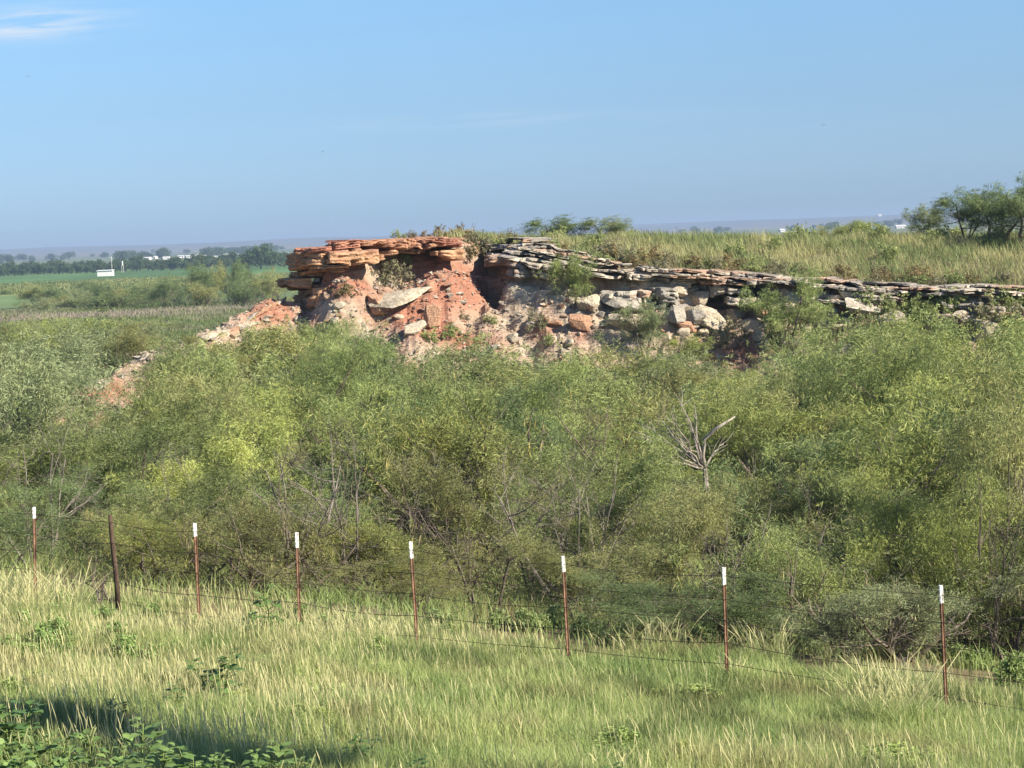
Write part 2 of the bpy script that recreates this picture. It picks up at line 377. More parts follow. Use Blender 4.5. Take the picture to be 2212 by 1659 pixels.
# ---- bluff
def bluff_col(x, y, z):
    px, py = proj(x, y, z)
    f = fbm(x / 1.6, z / 0.9 + y / 2.2, 71, 4); g = fbm(x / 3.5 + 9, y / 3.5, 73, 4); e = fbm(x / 0.6, y / 0.6 + z, 79, 4)
    tan = np.array([0.40, 0.33, 0.25]); red = np.array([0.35, 0.165, 0.11]); cream = np.array([0.50, 0.45, 0.36]); pink = np.array([0.44, 0.315, 0.235]); soil = np.array([0.20, 0.17, 0.10]); grn = np.array([0.46, 0.44, 0.34])
    c = lerp(tan, pink, sstep(0.4, 0.65, f)[..., None])
    kr = np.clip(sstep(0.52, 0.66, g), 0, 1)
    def blob(cx, cy, rx, ry): return np.exp(-(((px - cx) / rx) ** 2 + ((py - cy) / ry) ** 2))
    kr = np.clip(kr * 0.4 + 1.3 * blob(735, 615, 60, 28) + 1.3 * blob(950, 590, 75, 26) + 1.1 * blob(1000, 640, 90, 40) + 1.3 * blob(905, 690, 60, 40) + 1.2 * blob(590, 675, 60, 35) + 0.8 * blob(1030, 735, 80, 25)
                 + 0.9 * blob(1255, 715, 32, 35) + 1.0 * blob(1610, 760, 60, 40) + 0.9 * blob(1170, 715, 40, 20) + 1.1 * blob(220, 830, 50, 25) + 0.8 * blob(2150, 660, 60, 15), 0, 1) * (0.75 + 0.5 * e)
    kr = np.clip(kr, 0, 1)
    c = lerp(c, red, kr[..., None])
    kc = sstep(1080, 1300, px) * sstep(800, 620, py) * sstep(0.40, 0.56, e) * 0.85 + 1.0 * blob(1130, 625, 70, 20) + 0.9 * blob(690, 660, 50, 22) + 0.7 * blob(850, 600, 70, 15) + 0.5 * sstep(0.6, 0.7, e)
    kc = np.clip(kc, 0, 1) * (1 - 0.75 * kr)
    c = lerp(c, lerp(cream, grn, sstep(0.45, 0.6, g)[..., None]), np.clip(kc, 0, 1)[..., None])
    s = sdist(x, y, PLATEAU)
    ks = sstep(0.9, 2.2, s + (e - 0.5) * 2)
    redtop = sstep(0.5, -3, x)
    c = lerp(c, lerp(soil, np.array([0.40, 0.19, 0.12]), (redtop * sstep(5.5, 2.0, s))[..., None]), ks[..., None])
    return c
bxs = np.concatenate([np.arange(-22, 24, 0.14), np.arange(24, 72, 0.5)]); bys = np.concatenate([np.arange(62, 82, 0.22), np.arange(82, 99, 0.10), np.arange(99, 152, 0.5)])
BX, BY = np.meshgrid(bxs, bys); BZ = Hb(BX, BY)
s_ = sdist(BX, BY, PLATEAU)
BZ = np.where((s_ < -13) & (BX > -8), -12.0, BZ); BZ = np.maximum(BZ, -12.0)
tag(obj('bluff', grid_mesh('bluff', BX, BY, BZ, bluff_col(BX, BY, BZ), False), M_bluff), kind='structure')
bluff = bpy.data.objects['bluff']

# ---- caprock ledges: thin overhanging strata, each a broken ribbon of stone following the rim
seg = np.hypot(*np.diff(RIM, axis=0).T); cum = np.concatenate([[0], np.cumsum(seg)])
# smoothed rim
UU = np.arange(0, cum[-1], 0.07)
RX = np.interp(UU, cum, RIM[:, 0]); RY = np.interp(UU, cum, RIM[:, 1])
ker = np.hanning(15); ker /= ker.sum()
RX = np.convolve(np.pad(RX, 7, mode='edge'), ker, 'valid'); RY = np.convolve(np.pad(RY, 7, mode='edge'), ker, 'valid')
TX, TY = np.gradient(RX), np.gradient(RY); tl = np.hypot(TX, TY) + 1e-9; NX, NY = TY / tl, -TX / tl          # outward (toward the camera)
def cells(u, Lc, seed):
    """piecewise steps, like blocks broken at joints"""
    j = u / Lc + (vnoise(u / Lc * 0.5, 0 * u, seed + 5) - 0.5) * 1.2
    return _h(np.floor(j), 0 * u, seed + 0 * u)
def ledge_col(x, z, k, top):
    left = sstep(-0.2, -1.8, x)
    e = fbm(x / 1.1, z * 3 + k, 91, 3)
    orange = lerp(np.array([0.50, 0.27, 0.165]), np.array([0.40, 0.185, 0.125]), sstep(0.45, 0.6, e)[..., None])
    yel = np.array([0.60, 0.37, 0.215])
    kz = sstep(-0.40, -0.62, z) * left
    orange = lerp(orange, yel, (kz * 0.8)[..., None])
    pale = lerp(np.array([0.48, 0.42, 0.335]), np.array([0.64, 0.57, 0.46]), sstep(0.4, 0.6, e)[..., None])
    pale = lerp(pale, np.array([0.50, 0.33, 0.23]), (sstep(0.55, 0.68, fbm(x / 2.3, z * 2 + 4 * k, 95, 3)))[..., None])
    pale = lerp(pale, np.array([0.27, 0.255, 0.23]), (sstep(0.55, 0.66, fbm(x / 1.6, z * 5 + 7 * k, 97, 3)) * 0.8)[..., None])
    c = lerp(pale, orange, left[..., None])
    grey = np.array([0.25, 0.225, 0.20])
    c = lerp(c, grey, (top * sstep(0.35, 0.6, fbm(x / 0.8, z + k, 99, 3)) * (0.42 - 0.25 * left))[..., None])
    return c
def ledge(u0, u1, zoff0, thick, out, depth, seed, amp=0.35, Lc=0.8, frac=None):
    """zoff0: how far the layer's top lies below the cap top, as a fraction of cap thickness if frac"""
    sel = (UU >= u0) & (UU <= u1); u = UU[sel]; n = len(u)
    if n < 5: return
    rx, ry, nx, ny = RX[sel], RY[sel], NX[sel], NY[sel]
    T = ztop(rx); Bt = zbot(rx); th = (T - Bt) * thick * (0.15 + 1.8 * fbm(u / 1.0, 0 * u, seed, 3)); zt = T - (T - Bt) * zoff0 + (fbm(u / 1.6, 0 * u, seed + 1, 3) - 0.5) * 0.24
    end = np.minimum(sstep(u0, u0 + 0.4, u), sstep(u1, u1 - 0.4, u))
    o = out + amp * (cells(u, Lc, seed) - 0.5) * 1.6 + amp * (fbm(u / 0.5, 0 * u, seed + 3, 3) - 0.5) * 1.3
    jf = u / Lc + (vnoise(u / Lc * 0.5, 0 * u, seed + 5) - 0.5) * 1.2; jf = jf - np.floor(jf)
    o = o - 0.30 * np.exp(-(np.minimum(jf, 1 - jf) / 0.09) ** 2) - (1 - end) * 0.9
    zt = zt + (cells(u, Lc, seed + 60) - 0.5) * 0.07
    rows = []
    prof = [(-depth, 0.02), (-0.35, 0.0), (-0.05, -0.03), (0.0, -0.3), (-0.05, -0.55), (0.03, -0.75), (-0.04, -0.97), (-0.30, -1.0), (-depth, -1.02)]
    for k, (po, pz) in enumerate(prof):
        jit = (fbm(u / 0.3, 0 * u + k * 3.1, seed + 11, 4, 0.7) - 0.5) * 1.8
        oo = np.where(np.array(po <= -depth), po, o + po * (1.0 if po > -0.2 else 1.2) + jit * 0.16)
        zz = zt + pz * th + (fbm(u / 0.35, 0 * u + k, seed + 21, 2) - 0.5) * 0.05 * (1 if 0 < k < 8 else 0)
        rows.append(np.stack([rx + nx * oo, ry + ny * oo, zz], -1))
    A = np.stack(rows, 0)                    # rows x n x 3
    k, nn_ = A.shape[:2]
    v = A.reshape(-1, 3)
    topf = np.repeat(np.array([1, 1, 0.9, .3, 0.1, 0, 0, 0, 0.0])[:, None], nn_, 1).reshape(-1)
    cols = ledge_col(v[:, 0], v[:, 2], seed, topf)
    i = np.arange(k - 1)[:, None] * nn_ + np.arange(nn_ - 1)[None, :]
    q = np.stack([i, i + nn_, i + nn_ + 1, i + 1], -1).reshape(-1, 4)
    me = npmesh('rock_ledge', v, q, cols, False)
    o_ = obj('rock_ledge', me, M_ledge, bluff)
    return o_
def U(x): return float(np.interp(x, RX, UU))
random.seed(3)
# left (orange) cap: massive overhanging prow, then broken strata
uL0, uL1 = U(-9.1), U(-1.9)
for k, (zo, th, out, a, b_, am) in enumerate([(0.00, 0.15, 0.05, U(-7.6), U(-2.2), .3), (0.10, 0.22, 0.40, U(-8.9), U(-5.2), .22), (0.10, 0.2, 0.30, U(-5.3), U(-2.0), .3), (0.26, 0.30, 0.42, U(-4.9), uL1, .28),
                                          (0.30, 0.16, 0.55, U(-8.95), U(-6.0), .18), (0.40, 0.28, 0.58, U(-8.85), U(-5.5), .2), (0.62, 0.26, 0.66, U(-8.7), U(-5.3), .24), (0.55, 0.2, 0.12, U(-5.2), U(-3.4), .3), (0.58, 0.3, 0.42, U(-3.3), uL1, .25), (0.84, 0.16, 0.40, U(-8.8), U(-5.7), .2), (1.0, 0.1, 0.2, U(-8.6), U(-6.4), .2)]):
    ledge(a, b_, zo, th, out, 2.2, 200 + k, amp=am, Lc=1.1)
# tip block on the left, under the prow
for k, (zo, th, out) in enumerate([(1.05, 0.14, 0.45), (1.22, 0.22, 0.85), (1.5, 0.14, 0.45)]):
    ledge(uL0 - 0.1, U(-8.2), zo, th, out, 1.5, 240 + k, amp=0.12)
for k, (zo, th, out) in enumerate([(1.62, 0.35, 0.05), (1.9, 0.4, 0.18), (2.25, 0.4, 0.08), (2.6, 0.45, 0.2), (2.95, 0.5, 0.12)]):
    ledge(uL0 - 0.2, U(-7.35), zo, th, out, 1.8, 260 + k, amp=0.15, Lc=1.0)
# right (pale) cap: many thin sheets
u = U(-0.9)
rows_r = [(0.00, 0.18, -0.50), (0.16, 0.20, -0.15), (0.34, 0.20, 0.14), (0.52, 0.22, 0.36), (0.74, 0.26, 0.36)]
for k, (zo, th, out) in enumerate(rows_r):
    a = U(-0.9) + random.uniform(-0.2, 0.4)
    while a < UU[-1] - 1:
        ln = random.uniform(3.5, 9)
        b_ = min(a + ln, UU[-1])
        ledge(a, b_, zo + random.uniform(-0.03, 0.03), th * random.uniform(0.8, 1.1), out + random.uniform(-0.18, 0.18), 2.4, 300 + k * 20 + int(a), amp=0.42, Lc=0.8)
        a = b_ - random.uniform(-1.3, 0.5)
# set-back steps above the cap around the notch, and lower broken bands of white rock
for k in range(5):
    a = U(-0.8) + k * 0.15
    ledge(a, U(3.2 + 0.5 * k), -0.35 + 0.09 * k, 0.10, -1.6 + 0.3 * k, 1.2, 400 + k, amp=0.5, Lc=0.6)
for k, (x0, x1, zo, th, out) in enumerate([(0.0, 2.2, 1.1, 0.35, 0.35), (4.2, 6.2, 1.75, 0.5, 0.95), (4.0, 6.0, 2.3, 0.45, 1.1), (5.9, 7.3, 1.6, 0.55, 0.95), (6.0, 7.2, 2.25, 0.45, 1.05), (8.0, 10.2, 1.2, 0.9, 0.25), (9.0, 10.8, 2.1, 0.5, 0.75),
                                          (12.2, 14.6, 1.3, 0.5, 0.3), (12.6, 15.5, 1.9, 0.45, 0.7), (14.2, 16.5, 1.35, 0.6, 0.8), (13.6, 16.2, 2.5, 0.4, 1.0), (17.6, 19.6, 1.3, 0.5, 0.45), (19.2, 21.5, 1.7, 0.8, 0.8)]):
    ledge(U(x0), U(x1), zo, th, out, 1.6, 500 + k, amp=0.3, Lc=0.7)

# ------------------------------------------------------------------ loose rocks
def rock_mesh(name, seed, flat=1.0, planes=16):
    r = np.random.default_rng(seed)
    bm = bmesh.new(); bmesh.ops.create_icosphere(bm, subdivisions=4, radius=1)
    v = np.array([x.co[:] for x in bm.verts])
    n = r.normal(size=(planes, 3)); n /= np.linalg.norm(n, axis=1)[:, None]
    n = np.vstack([n, [(0, 0, 1), (0, 0, -1)]]); dd = np.concatenate([r.uniform(0.62, 1.0, planes), [0.75, 0.7]])
    t = (v @ n.T) / dd[None, :]
    rad = 1 / np.maximum(t.max(1), 0.55)
    rad *= 1 + (fbm(v[:, 0] * 3 + seed, v[:, 1] * 3 + v[:, 2] * 2, seed, 4, 0.6) - 0.5) * 0.14
    v = v * rad[:, None] * np.array([1, 0.75, flat])
    for i, x in enumerate(bm.verts): x.co = v[i]
    me = bpy.data.meshes.new(name); bm.to_mesh(me); bm.free(); return me
ROCKS = [[rock_mesh('boulder', 10 + i + 20 * j, fl) for i in range(4)] for j, fl in enumerate((0.75, 0.4, 0.2))]
MATD = {'pale': M_cream, 'grey': M_grey, 'red': M_red}
RM = {}
for j in range(3):
    for i in range(4):
        for k, mt in MATD.items():
            me = ROCKS[j][i].copy(); me.materials.append(mt); RM[(j, i, k)] = me
def rock(x, y, size, shape, kind, label, group=None, rot=None, sink=0.3, name=None, z=None, sc=None):
    me = RM[(shape, random.randrange(4), kind)]
    o = bpy.data.objects.new(name or ('rock_slab' if shape == 2 else 'boulder'), me); C.objects.link(o)
    sc = sc or (size, size, size)
    zz = float(H(np.array(x), np.array(y))) if z is None else z
    o.location = (x, y, zz + sc[2] * (0.75, 0.4, 0.2)[shape] * (1 - 2 * sink))
    o.scale = sc; o.rotation_euler = rot or (random.uniform(-.35, .35), random.uniform(-.35, .35), random.uniform(0, 6.28))
    tag(o, label, 'rock', group); return o
def hit(px, py, d0=66, d1=125):
    """first terrain point behind a view pixel"""
    ds = np.arange(d0, d1, 0.1); p = np.array([P(px, py, d) for d in ds])
    below = p[:, 2] < H(p[:, 0], p[:, 1])
    i = int(np.argmax(below)) if below.any() else len(ds) - 1
    return p[i]
def hrock(px, py, size, shape, kind, label, **kw):
    p = hit(px, py); return rock(p[0], p[1], size, shape, kind, label, **kw)
hrock(862, 664, 1, 2, 'pale', 'large pale fallen slab tilted on the red slope left of centre', rot=(R(12), R(-15), R(8)), sc=(1.2, 0.85, 1.25), sink=-0.3)
hrock(935, 705, 1, 0, 'red', 'upright red boulder below the large pale fallen slab', sc=(0.42, 0.4, 0.85), rot=(0, R(8), 0.4), sink=0.2)
hrock(890, 720, 0.42, 0, 'pale', 'pale block at the lower end of the red gully under the fallen slab')
hrock(820, 676, 0.65, 0, 'red', 'red block against the left end of the pale fallen slab')
hrock(1345, 668, 1, 1, 'grey', 'long grey tilted block with dark shadow under its end', sc=(1.0, .8, 1.0), rot=(R(6), R(14), 0.2), sink=0.1)
hrock(1262, 712, 1, 0, 'red', 'rounded orange boulder on the slope below the lone green tree', sc=(0.45, .42, 0.6), rot=(0, 0.2, 0.8), sink=0.25)
hrock(1282, 670, 0.55, 0, 'pale', 'pale upright boulder right beside the lone green tree')
hrock(1470, 640, 0.6, 0, 'pale', 'large white rounded block under the overhang right of centre', sink=0.1)
hrock(1440, 650, 0.6, 0, 'pale', 'white rounded block left of the largest white block under the overhang', sink=0.1)
hrock(1510, 665, 0.55, 0, 'pale', 'broad white block at the mouth of the dark recess', sink=0.2)
hrock(1500, 700, 0.6, 0, 'grey', 'dark grey angular boulder below the white blocks')
hrock(1460, 690, 0.5, 0, 'grey', 'small grey angular boulder left of the dark grey one')
hrock(1490, 722, 0.38, 0, 'red', 'pinkish boulder alone on the slope below the white blocks')
hrock(1770, 640, 0.65, 1, 'pale', 'cream slab standing out below the cap at the right')
hrock(1850, 650, 0.85, 1, 'pale', 'broad cream slab under the cap, right part of the bluff', rot=(0.1, 0.15, 0.2))
hrock(1880, 685, 1.0, 1, 'grey', 'grey flat boulder at the foot of the right part of the bluff')
hrock(2165, 660, 0.5, 0, 'red', 'orange boulder under the ledge near the right edge')
hrock(1885, 735, 0.4, 2, 'pale', 'thin pale slab lying alone on the talus')
# leaning slabs along the descending ridge at the left
SP_T = np.linspace(0, 1, len(SPINE))
for k, (t, ln, kd, lb, dy) in enumerate([(0.03, 0.9, 'grey', 'uppermost leaning grey slab where the ridge meets the prow', 0.0), (0.09, 1.25, 'red', 'long brown slab leaning along the ridge crest left of the prow', -0.3), (0.15, 1.3, 'grey', 'second long slab leaning down the ridge crest', 0.1), (0.19, 1.1, 'pale', 'narrow pale slab under the second leaning slab', -0.6),
                                          (0.24, 1.2, 'red', 'brown slab half way down the ridge crest', 0.0), (0.30, 0.6, 'pale', 'pale weathered slab on the lower ridge crest', -0.2), (0.36, 0.6, 'pale', 'lowest blocky end stone of the leaning slabs', 0.0), (0.66, 0.7, 'pale', 'pale slab on top of the orange outcrop at the far left', 0.0)]):
    q_ = np.array([np.interp(t, SP_T, SPINE[:, i]) for i in range(3)]); q2 = np.array([np.interp(t + 0.05, SP_T, SPINE[:, i]) for i in range(3)])
    e_v = q_ - q2; yaw = math.atan2(e_v[1], e_v[0]); pit = -math.atan2(e_v[2], math.hypot(e_v[0], e_v[1]))
    zz = float(H(np.array(q_[0] + 0.1), np.array(q_[1] + dy)))
    rock(q_[0] + 0.1, q_[1] + dy, 1, 2, kd, lb, rot=(R(random.uniform(-25, 5)), pit, yaw), sc=(ln, 0.55, 0.75), z=zz - 0.16, name='leaning_slab')
random.seed(11)
lab = {0: 'angular boulder', 1: 'flat block', 2: 'thin slab'}
cnt = 0
while cnt < 175:
    px = random.uniform(560, 2150); py = random.uniform(590, 790) + (0 if px < 1900 else -60)
    p = hit(px, py)
    s = float(sdist(np.array(p[0]), np.array(p[1]), PLATEAU))
    if s > 0.2 or s < -9: continue
    if s < -3 and random.random() < 0.45: continue
    sh = random.choices([0, 1, 2], [3, 3, 3])[0]; kd = random.choices(['pale', 'grey', 'red'], [5, 2, 3] if px > 1050 else [3, 1, 4])[0]
    zone = 'under the orange prow' if px < 800 else 'on the red slope' if px < 1080 else 'on the slope round the lone green tree' if px < 1330 else 'below the white blocks' if px < 1700 else 'at the right part of the bluff'
    hh = 'high' if s > -2.5 else 'low'
    rock(p[0], p[1], random.choice([0.1, 0.12, 0.15, 0.18, 0.22, 0.27, 0.34]), sh, kd, f'{kd} {lab[sh]} lying {hh} {zone}', group='loose rocks on the bluff slope', sink=0.3)
    cnt += 1
cnt = 0
while cnt < 85:
    px = random.uniform(1240, 2190); x = (px - 1106) / FPX * 92; ry = float(np.interp(x, RX, RY)); y = ry - random.uniform(-0.5, 1.3); 
    big = random.choice([0.14, 0.18, 0.24, 0.3, 0.42, 0.62]); kd = random.choices(['pale', 'grey', 'red'], [6, 2, 1])[0]; sh = random.choices([0, 1], [2, 2])[0]
    rock(x, y, 1, sh, kd, f"{kd} {'flat block' if sh else 'angular block'} tucked under the pale cap {'left of' if px < 1520 else 'right of' if px > 1760 else 'at'} the largest tree", group='blocks under the pale cap', sc=(big * 1.2, big, big * random.uniform(0.7, 1.3)), sink=0.28); cnt += 1
# small rubble as one mass
tb = TB(); rr = np.random.default_rng(5)
base = np.array([(1, 0, 0), (-1, .2, 0), (0, 1, .1), (.1, -1, 0), (0, 0, .7), (0, .1, -.6)]); tri = np.array([(0, 2, 4), (2, 1, 4), (1, 3, 4), (3, 0, 4), (2, 0, 5), (1, 2, 5), (3, 1, 5), (0, 3, 5)])
n = 30000
x = rr.uniform(-14, 24, n); y = rr.uniform(76, 96, n); s = sdist(x, y, PLATEAU); sp_ = (x < -9.5)
keep = ((s < 0.3) & (s > -9) & (rr.random(n) < np.exp(s / 6)) & ~sp_) | (sp_ & (np.abs(x + 12.5 + (84 - y) * 0.2) < 2.2) & (rr.random(n) < .6))
x, y = x[keep], y[keep]; z = H(x, y); n = len(x)
sz = rr.gamma(1.6, 0.034, n) + 0.02
rot = np.linalg.qr(rr.normal(size=(n, 3, 3)))[0]
V = (base[None] * sz[:, None, None] * rr.uniform(0.5, 1.3, (n, 6, 1))) @ rot; V[..., 2] *= 0.7
V += np.stack([x, y, z + sz * 0.3], -1)[:, None, :]
Fq = (tri[None] + np.arange(n)[:, None, None] * 6).reshape(-1, 3)
cc = bluff_col(x, y, z); pal = np.array([0.52, 0.45, 0.36]); k_ = (rr.random(n) < 0.5)[:, None]; cc = np.where(k_, pal * rr.uniform(0.7, 1.1, (n, 1)), cc)
tag(obj('rubble', npmesh('rubble', V.reshape(-1, 3), Fq, np.repeat(cc, 6, 0)), M_ledge), 'small broken stones strewn over the slope of the bluff', 'rubble', kind='stuff')

# ------------------------------------------------------------------ grass
def blades(name, pts, h, wd, col, lean=0.35, prof=(1, 0.8, 0.12), mat=None, ts=None, rs=None, tipcol=None, parent=None, wind=(0, 0)):
    n = len(pts); r = rs or rng; k = len(prof); ts = np.array(ts if ts is not None else np.linspace(0, 1, k))
    yaw = r.uniform(0, 2 * math.pi, n); la = r.uniform(0, 2 * math.pi, n); lm = r.random(n) * lean
    side = np.stack([np.cos(yaw), np.sin(yaw), 0 * yaw], -1)
    ld = np.stack([np.cos(la) * lm + wind[0], np.sin(la) * lm + wind[1], 0 * la], -1) * h[:, None]
    V = np.zeros((n, k, 2, 3)); 
    for i in range(k):
        c_ = pts + np.array([0, 0, 1.0]) * (h * ts[i] * (1 - 0.15 * ts[i] * lean))[:, None] + ld * (ts[i] ** 1.8)
        off = side * (wd * prof[i] * 0.5)[:, None]
        V[:, i, 0] = c_ - off; V[:, i, 1] = c_ + off
    i = (np.arange(n) * 2 * k)[:, None] + (np.arange(k - 1) * 2)[None, :]
    q = np.stack([i, i + 1, i + 3, i + 2], -1).reshape(-1, 4)
    cols = np.repeat(col[:, None, :], k * 2, 1)
    if tipcol is not None:
        tt = np.repeat((ts > 0.6).astype(float), 2)[None, :, None]; cols = cols * (1 - tt) + tipcol[:, None, :] * tt
    return npmesh(name, V.reshape(-1, 3), q, cols.reshape(-1, 3))
GREEN = np.array([0.185, 0.27, 0.082]); YG = np.array([0.37, 0.44, 0.16]); STRAW = np.array([0.52, 0.50, 0.25]); TANC = np.array([0.36, 0.27, 0.15]); LUSH = np.array([0.09, 0.19, 0.045])
def gcol(x, y, n, r, dry=0.0):
    a = fbm(x / 2.2, y / 2.8, 101, 3); b_ = fbm(x / 0.7 + 5, y / 0.9, 103, 3); t = r.random(n)
    c = lerp(GREEN, YG, np.clip(sstep(0.35, 0.65, b_) * 0.7 + t * 0.6, 0, 1)[:, None])
    k = np.clip(sstep(0.46, 0.68, a + dry + 0.03 * sstep(-1, -5, x) - 0.05 * sstep(-1, 3, x)) * 0.7 + (t - 0.78) * 1.3, 0, 1)
    c = lerp(c, STRAW, (k * r.random(n))[:, None])
    dk = sstep(0.56, 0.66, fbm(x / 0.9 + 50, y / 1.4, 109, 3)); c = c * (1 - 0.38 * dk)[:, None]
    k2 = sstep(0.57, 0.68, fbm(x / 1.5 + 30, y / 1.5, 107, 3)); c = lerp(c, TANC, (k2 * 0.6 * r.random(n))[:, None])
    return c * r.uniform(0.8, 1.2, (n, 1))
r = np.random.default_rng(21)
def frust(n, y0, y1, margin=1.6, pw=1.0, r=r):
    y = y0 + (y1 - y0) * r.random(n) ** pw
    x = r.uniform(-1, 1, n) * (0.238 * y + margin)
    return x, y
n = 520000
x, y = frust(n, 10.5, 36, 1.6, 0.9)
q = y + 0.82 * x
edge = 28.6 + (fbm(x / 1.5, y / 1.5, 111, 2) - 0.5) * 3
k = (q < edge) & (q > 7)
k &= ~((y < 14.6) & (x < 0.3) & (r.random(n) < 0.65)); dens = 0.35 + 0.65 * sstep(0.30, 0.5, fbm(x / 0.35, y / 0.35, 113, 2)); k &= r.random(n) < dens
x, y = x[k], y[k]; n = len(x)
hgt = (0.11 + 0.14 * r.random(n)) * (0.6 + 0.8 * fbm(x / 1.3, y / 1.3, 115, 3))
hgt *= 1 + 0.25 * sstep(0.5, 0.65, fbm(x / 2.2, y / 2.8, 101, 3))
tag(obj('grass', blades('grass', np.stack([x, y, Hg(x, y) - 0.02], -1), hgt, 0.0036 + 0.00019 * y * r.uniform(0.7, 1.3, n), gcol(x, y, n, r), 0.7, wind=(-0.05, 0), rs=r), M_grass), 'yellow green grass covering the bank between the fence and the viewer', 'grass', kind='stuff')
# seed-head stalks, straw coloured
n = 60000
x, y = frust(n, 11, 36, 1.5, 0.85); q = y + 0.82 * x
a = fbm(x / 2.2, y / 2.8, 101, 3)
k = (q < 28.4) & (q > 7) & ~((y < 14.6) & (x < 0.3)) & (r.random(n) < (0.05 + 0.75 * sstep(0.46, 0.66, a + 0.05 * sstep(0, -4, x))) * (0.45 + 0.55 * sstep(1.5, -2, x)) + 0.15 * sstep(0.5, 0.6, fbm(x / 0.6, y / 0.6, 120, 2)))
x, y = x[k], y[k]; n = len(x); hgt = r.uniform(0.2, 0.46, n) * (0.8 + 0.4 * fbm(x / 1.7, y / 1.7, 121, 2))
sc_ = lerp(YG * 1.2, STRAW, r.random(n)[:, None]); tc_ = lerp(STRAW, np.array([0.66, 0.61, 0.31]), r.random(n)[:, None])
tag(obj('seed_grass', blades('seed_grass', np.stack([x, y, Hg(x, y) - 0.02], -1), hgt, 0.0042 * r.uniform(0.7, 1.3, n) + 0.00010 * y, sc_, 0.28, (0.45, 0.4, 0.4, 1.1, 0.9, 0.2), ts=(0, 0.4, 0.66, 0.76, 0.92, 1), tipcol=tc_, wind=(-0.07, 0), rs=r), M_grass), 'straw coloured seed heads standing above the bank grass', 'grass', kind='stuff')

# tall tussocks (individual plants)
def tussock(px, d, wid, hg, nb, label, green=0.3, seed=0):
    nb = int(nb * 0.75); hg = hg * 0.88; green += 0.12
    rr = np.random.default_rng(500 + seed)
    cx = (px - 1106) / FPX * d; z0 = float(Hg(cx, d))
    ang = rr.uniform(0, 6.28, nb); rad = wid * 0.5 * rr.random(nb) ** 0.7
    lx, ly = np.cos(ang) * rad, np.sin(ang) * rad
    pts = np.stack([lx, ly, Hg(cx + lx, d + ly) - z0 - 0.02], -1)
    h_ = hg * rr.uniform(0.55, 1.05, nb)
    col = lerp(STRAW, YG, np.clip(rr.random(nb) * 0.6 + green - 0.3, 0, 1)[:, None]); tip = lerp(STRAW * 1.05, np.array([0.66, 0.62, 0.32]), rr.random(nb)[:, None])
    n2 = nb * 2
    o = empty('grass_tussock', (cx, d, z0)); tag(o, label, 'grass tussock')
    obj('seed_stalks', blades('seed_stalks', pts, h_, np.full(nb, 0.009), col, 0.75, (0.4, 0.4, 0.4, 1.1, 0.9, 0.2), ts=(0, 0.4, 0.66, 0.76, 0.92, 1), tipcol=tip, rs=rr), M_grass, o)
    ii = rr.integers(0, nb, n2)
    obj('leaf_blades', blades('leaf_blades', pts[ii] + rr.normal(0, 0.03, (n2, 3)) * [1, 1, 0], h_[ii] * 0.6, np.full(n2, 0.009), lerp(YG, GREEN, rr.random(n2)[:, None] * 0.7), 1.0, rs=rr), M_grass, o)
tussock(1900, 21.2, 0.9, 0.95, 260, 'big pale tussock leaning over beside the nearest steel post', 0.3, 1)
tussock(1960, 23.5, 0.5, 0.85, 80, 'sparse tall seed stalks just left of the nearest steel post', 0.35, 2)
tussock(1640, 26.3, 0.7, 0.75, 110, 'tall straw stalks against the dark bushes right of the second nearest post', 0.2, 3)
tussock(1395, 26.8, 0.9, 0.75, 130, 'thin tall grass stalks between the two posts at centre right', 0.3, 4)
tussock(35, 27.5, 1.5, 1.15, 520, 'bleached tussock rising in front of the leftmost post', 0.05, 5)
tussock(745, 27.0, 1.0, 0.7, 170, 'grey green tussock right of the fourth post from the left', 0.4, 6)
tussock(1300, 15.5, 0.5, 0.40, 60, 'small straw tuft near the bottom centre', 0.1, 7)
tussock(780, 12.9, 0.35, 0.50, 40, 'bright straw blades standing before the shade at the bottom', 0.05, 8)
tussock(500, 27.4, 0.9, 0.55, 120, 'low tuft at the foot of the third post from the left', 0.3, 9)
tussock(1570, 24.6, 0.35, 0.5, 70, 'dry tuft wrapped round the foot of the second nearest post', 0.05, 10)

# plateau grass
n = 150000
x = r.uniform(-4, 46, n); y = r.uniform(90, 128, n); s = sdist(x, y, PLATEAU)
g2 = fbm(x / 1.6, y / 3.0, 131, 3)
k = (s > 1.6 + 1.6 * fbm(x / 1.2, y / 1.2, 133, 2) + 1.6 * sstep(0.5, -2.5, x)) & (x > -3.2) & (x < 0.26 * y + 3) & (r.random(n) < 0.4 + 0.6 * sstep(0.3, 0.55, fbm(x / 0.5, y / 0.5, 135, 2)))
x, y, s = x[k], y[k], s[k]; n = len(x)
hgt = r.uniform(0.25, 0.62, n) * (0.45 + 0.9 * fbm(x / 1.4, y / 1.8, 137, 3)) * (0.55 + 0.45 * sstep(1.5, 6, s)) * (1 + 0.25 * sstep(4, 12, x))
t = r.random(n); a = fbm(x / 1.8, y / 2.6, 139, 3)
col = lerp(np.array([0.19, 0.24, 0.09]), np.array([0.44, 0.42, 0.20]), np.clip(sstep(0.34, 0.60, a) * 0.85 + (t - 0.5) * 0.7, 0, 1)[:, None])
col = lerp(col, np.array([0.17, 0.12, 0.09]), ((1 - sstep(2, 4.5, s)) * 0.6 * r.random(n))[:, None])
tag(obj('plateau_grass', blades('plateau_grass', np.stack([x, y, Hb(x, y, False) - 0.05], -1), hgt, r.uniform(0.018, 0.04, n), col * r.uniform(0.75, 1.2, (n, 1)), 0.6, wind=(-0.12, 0), rs=r), M_grass), 'pale dry grass mixed with green on top of the bluff', 'grass', kind='stuff')
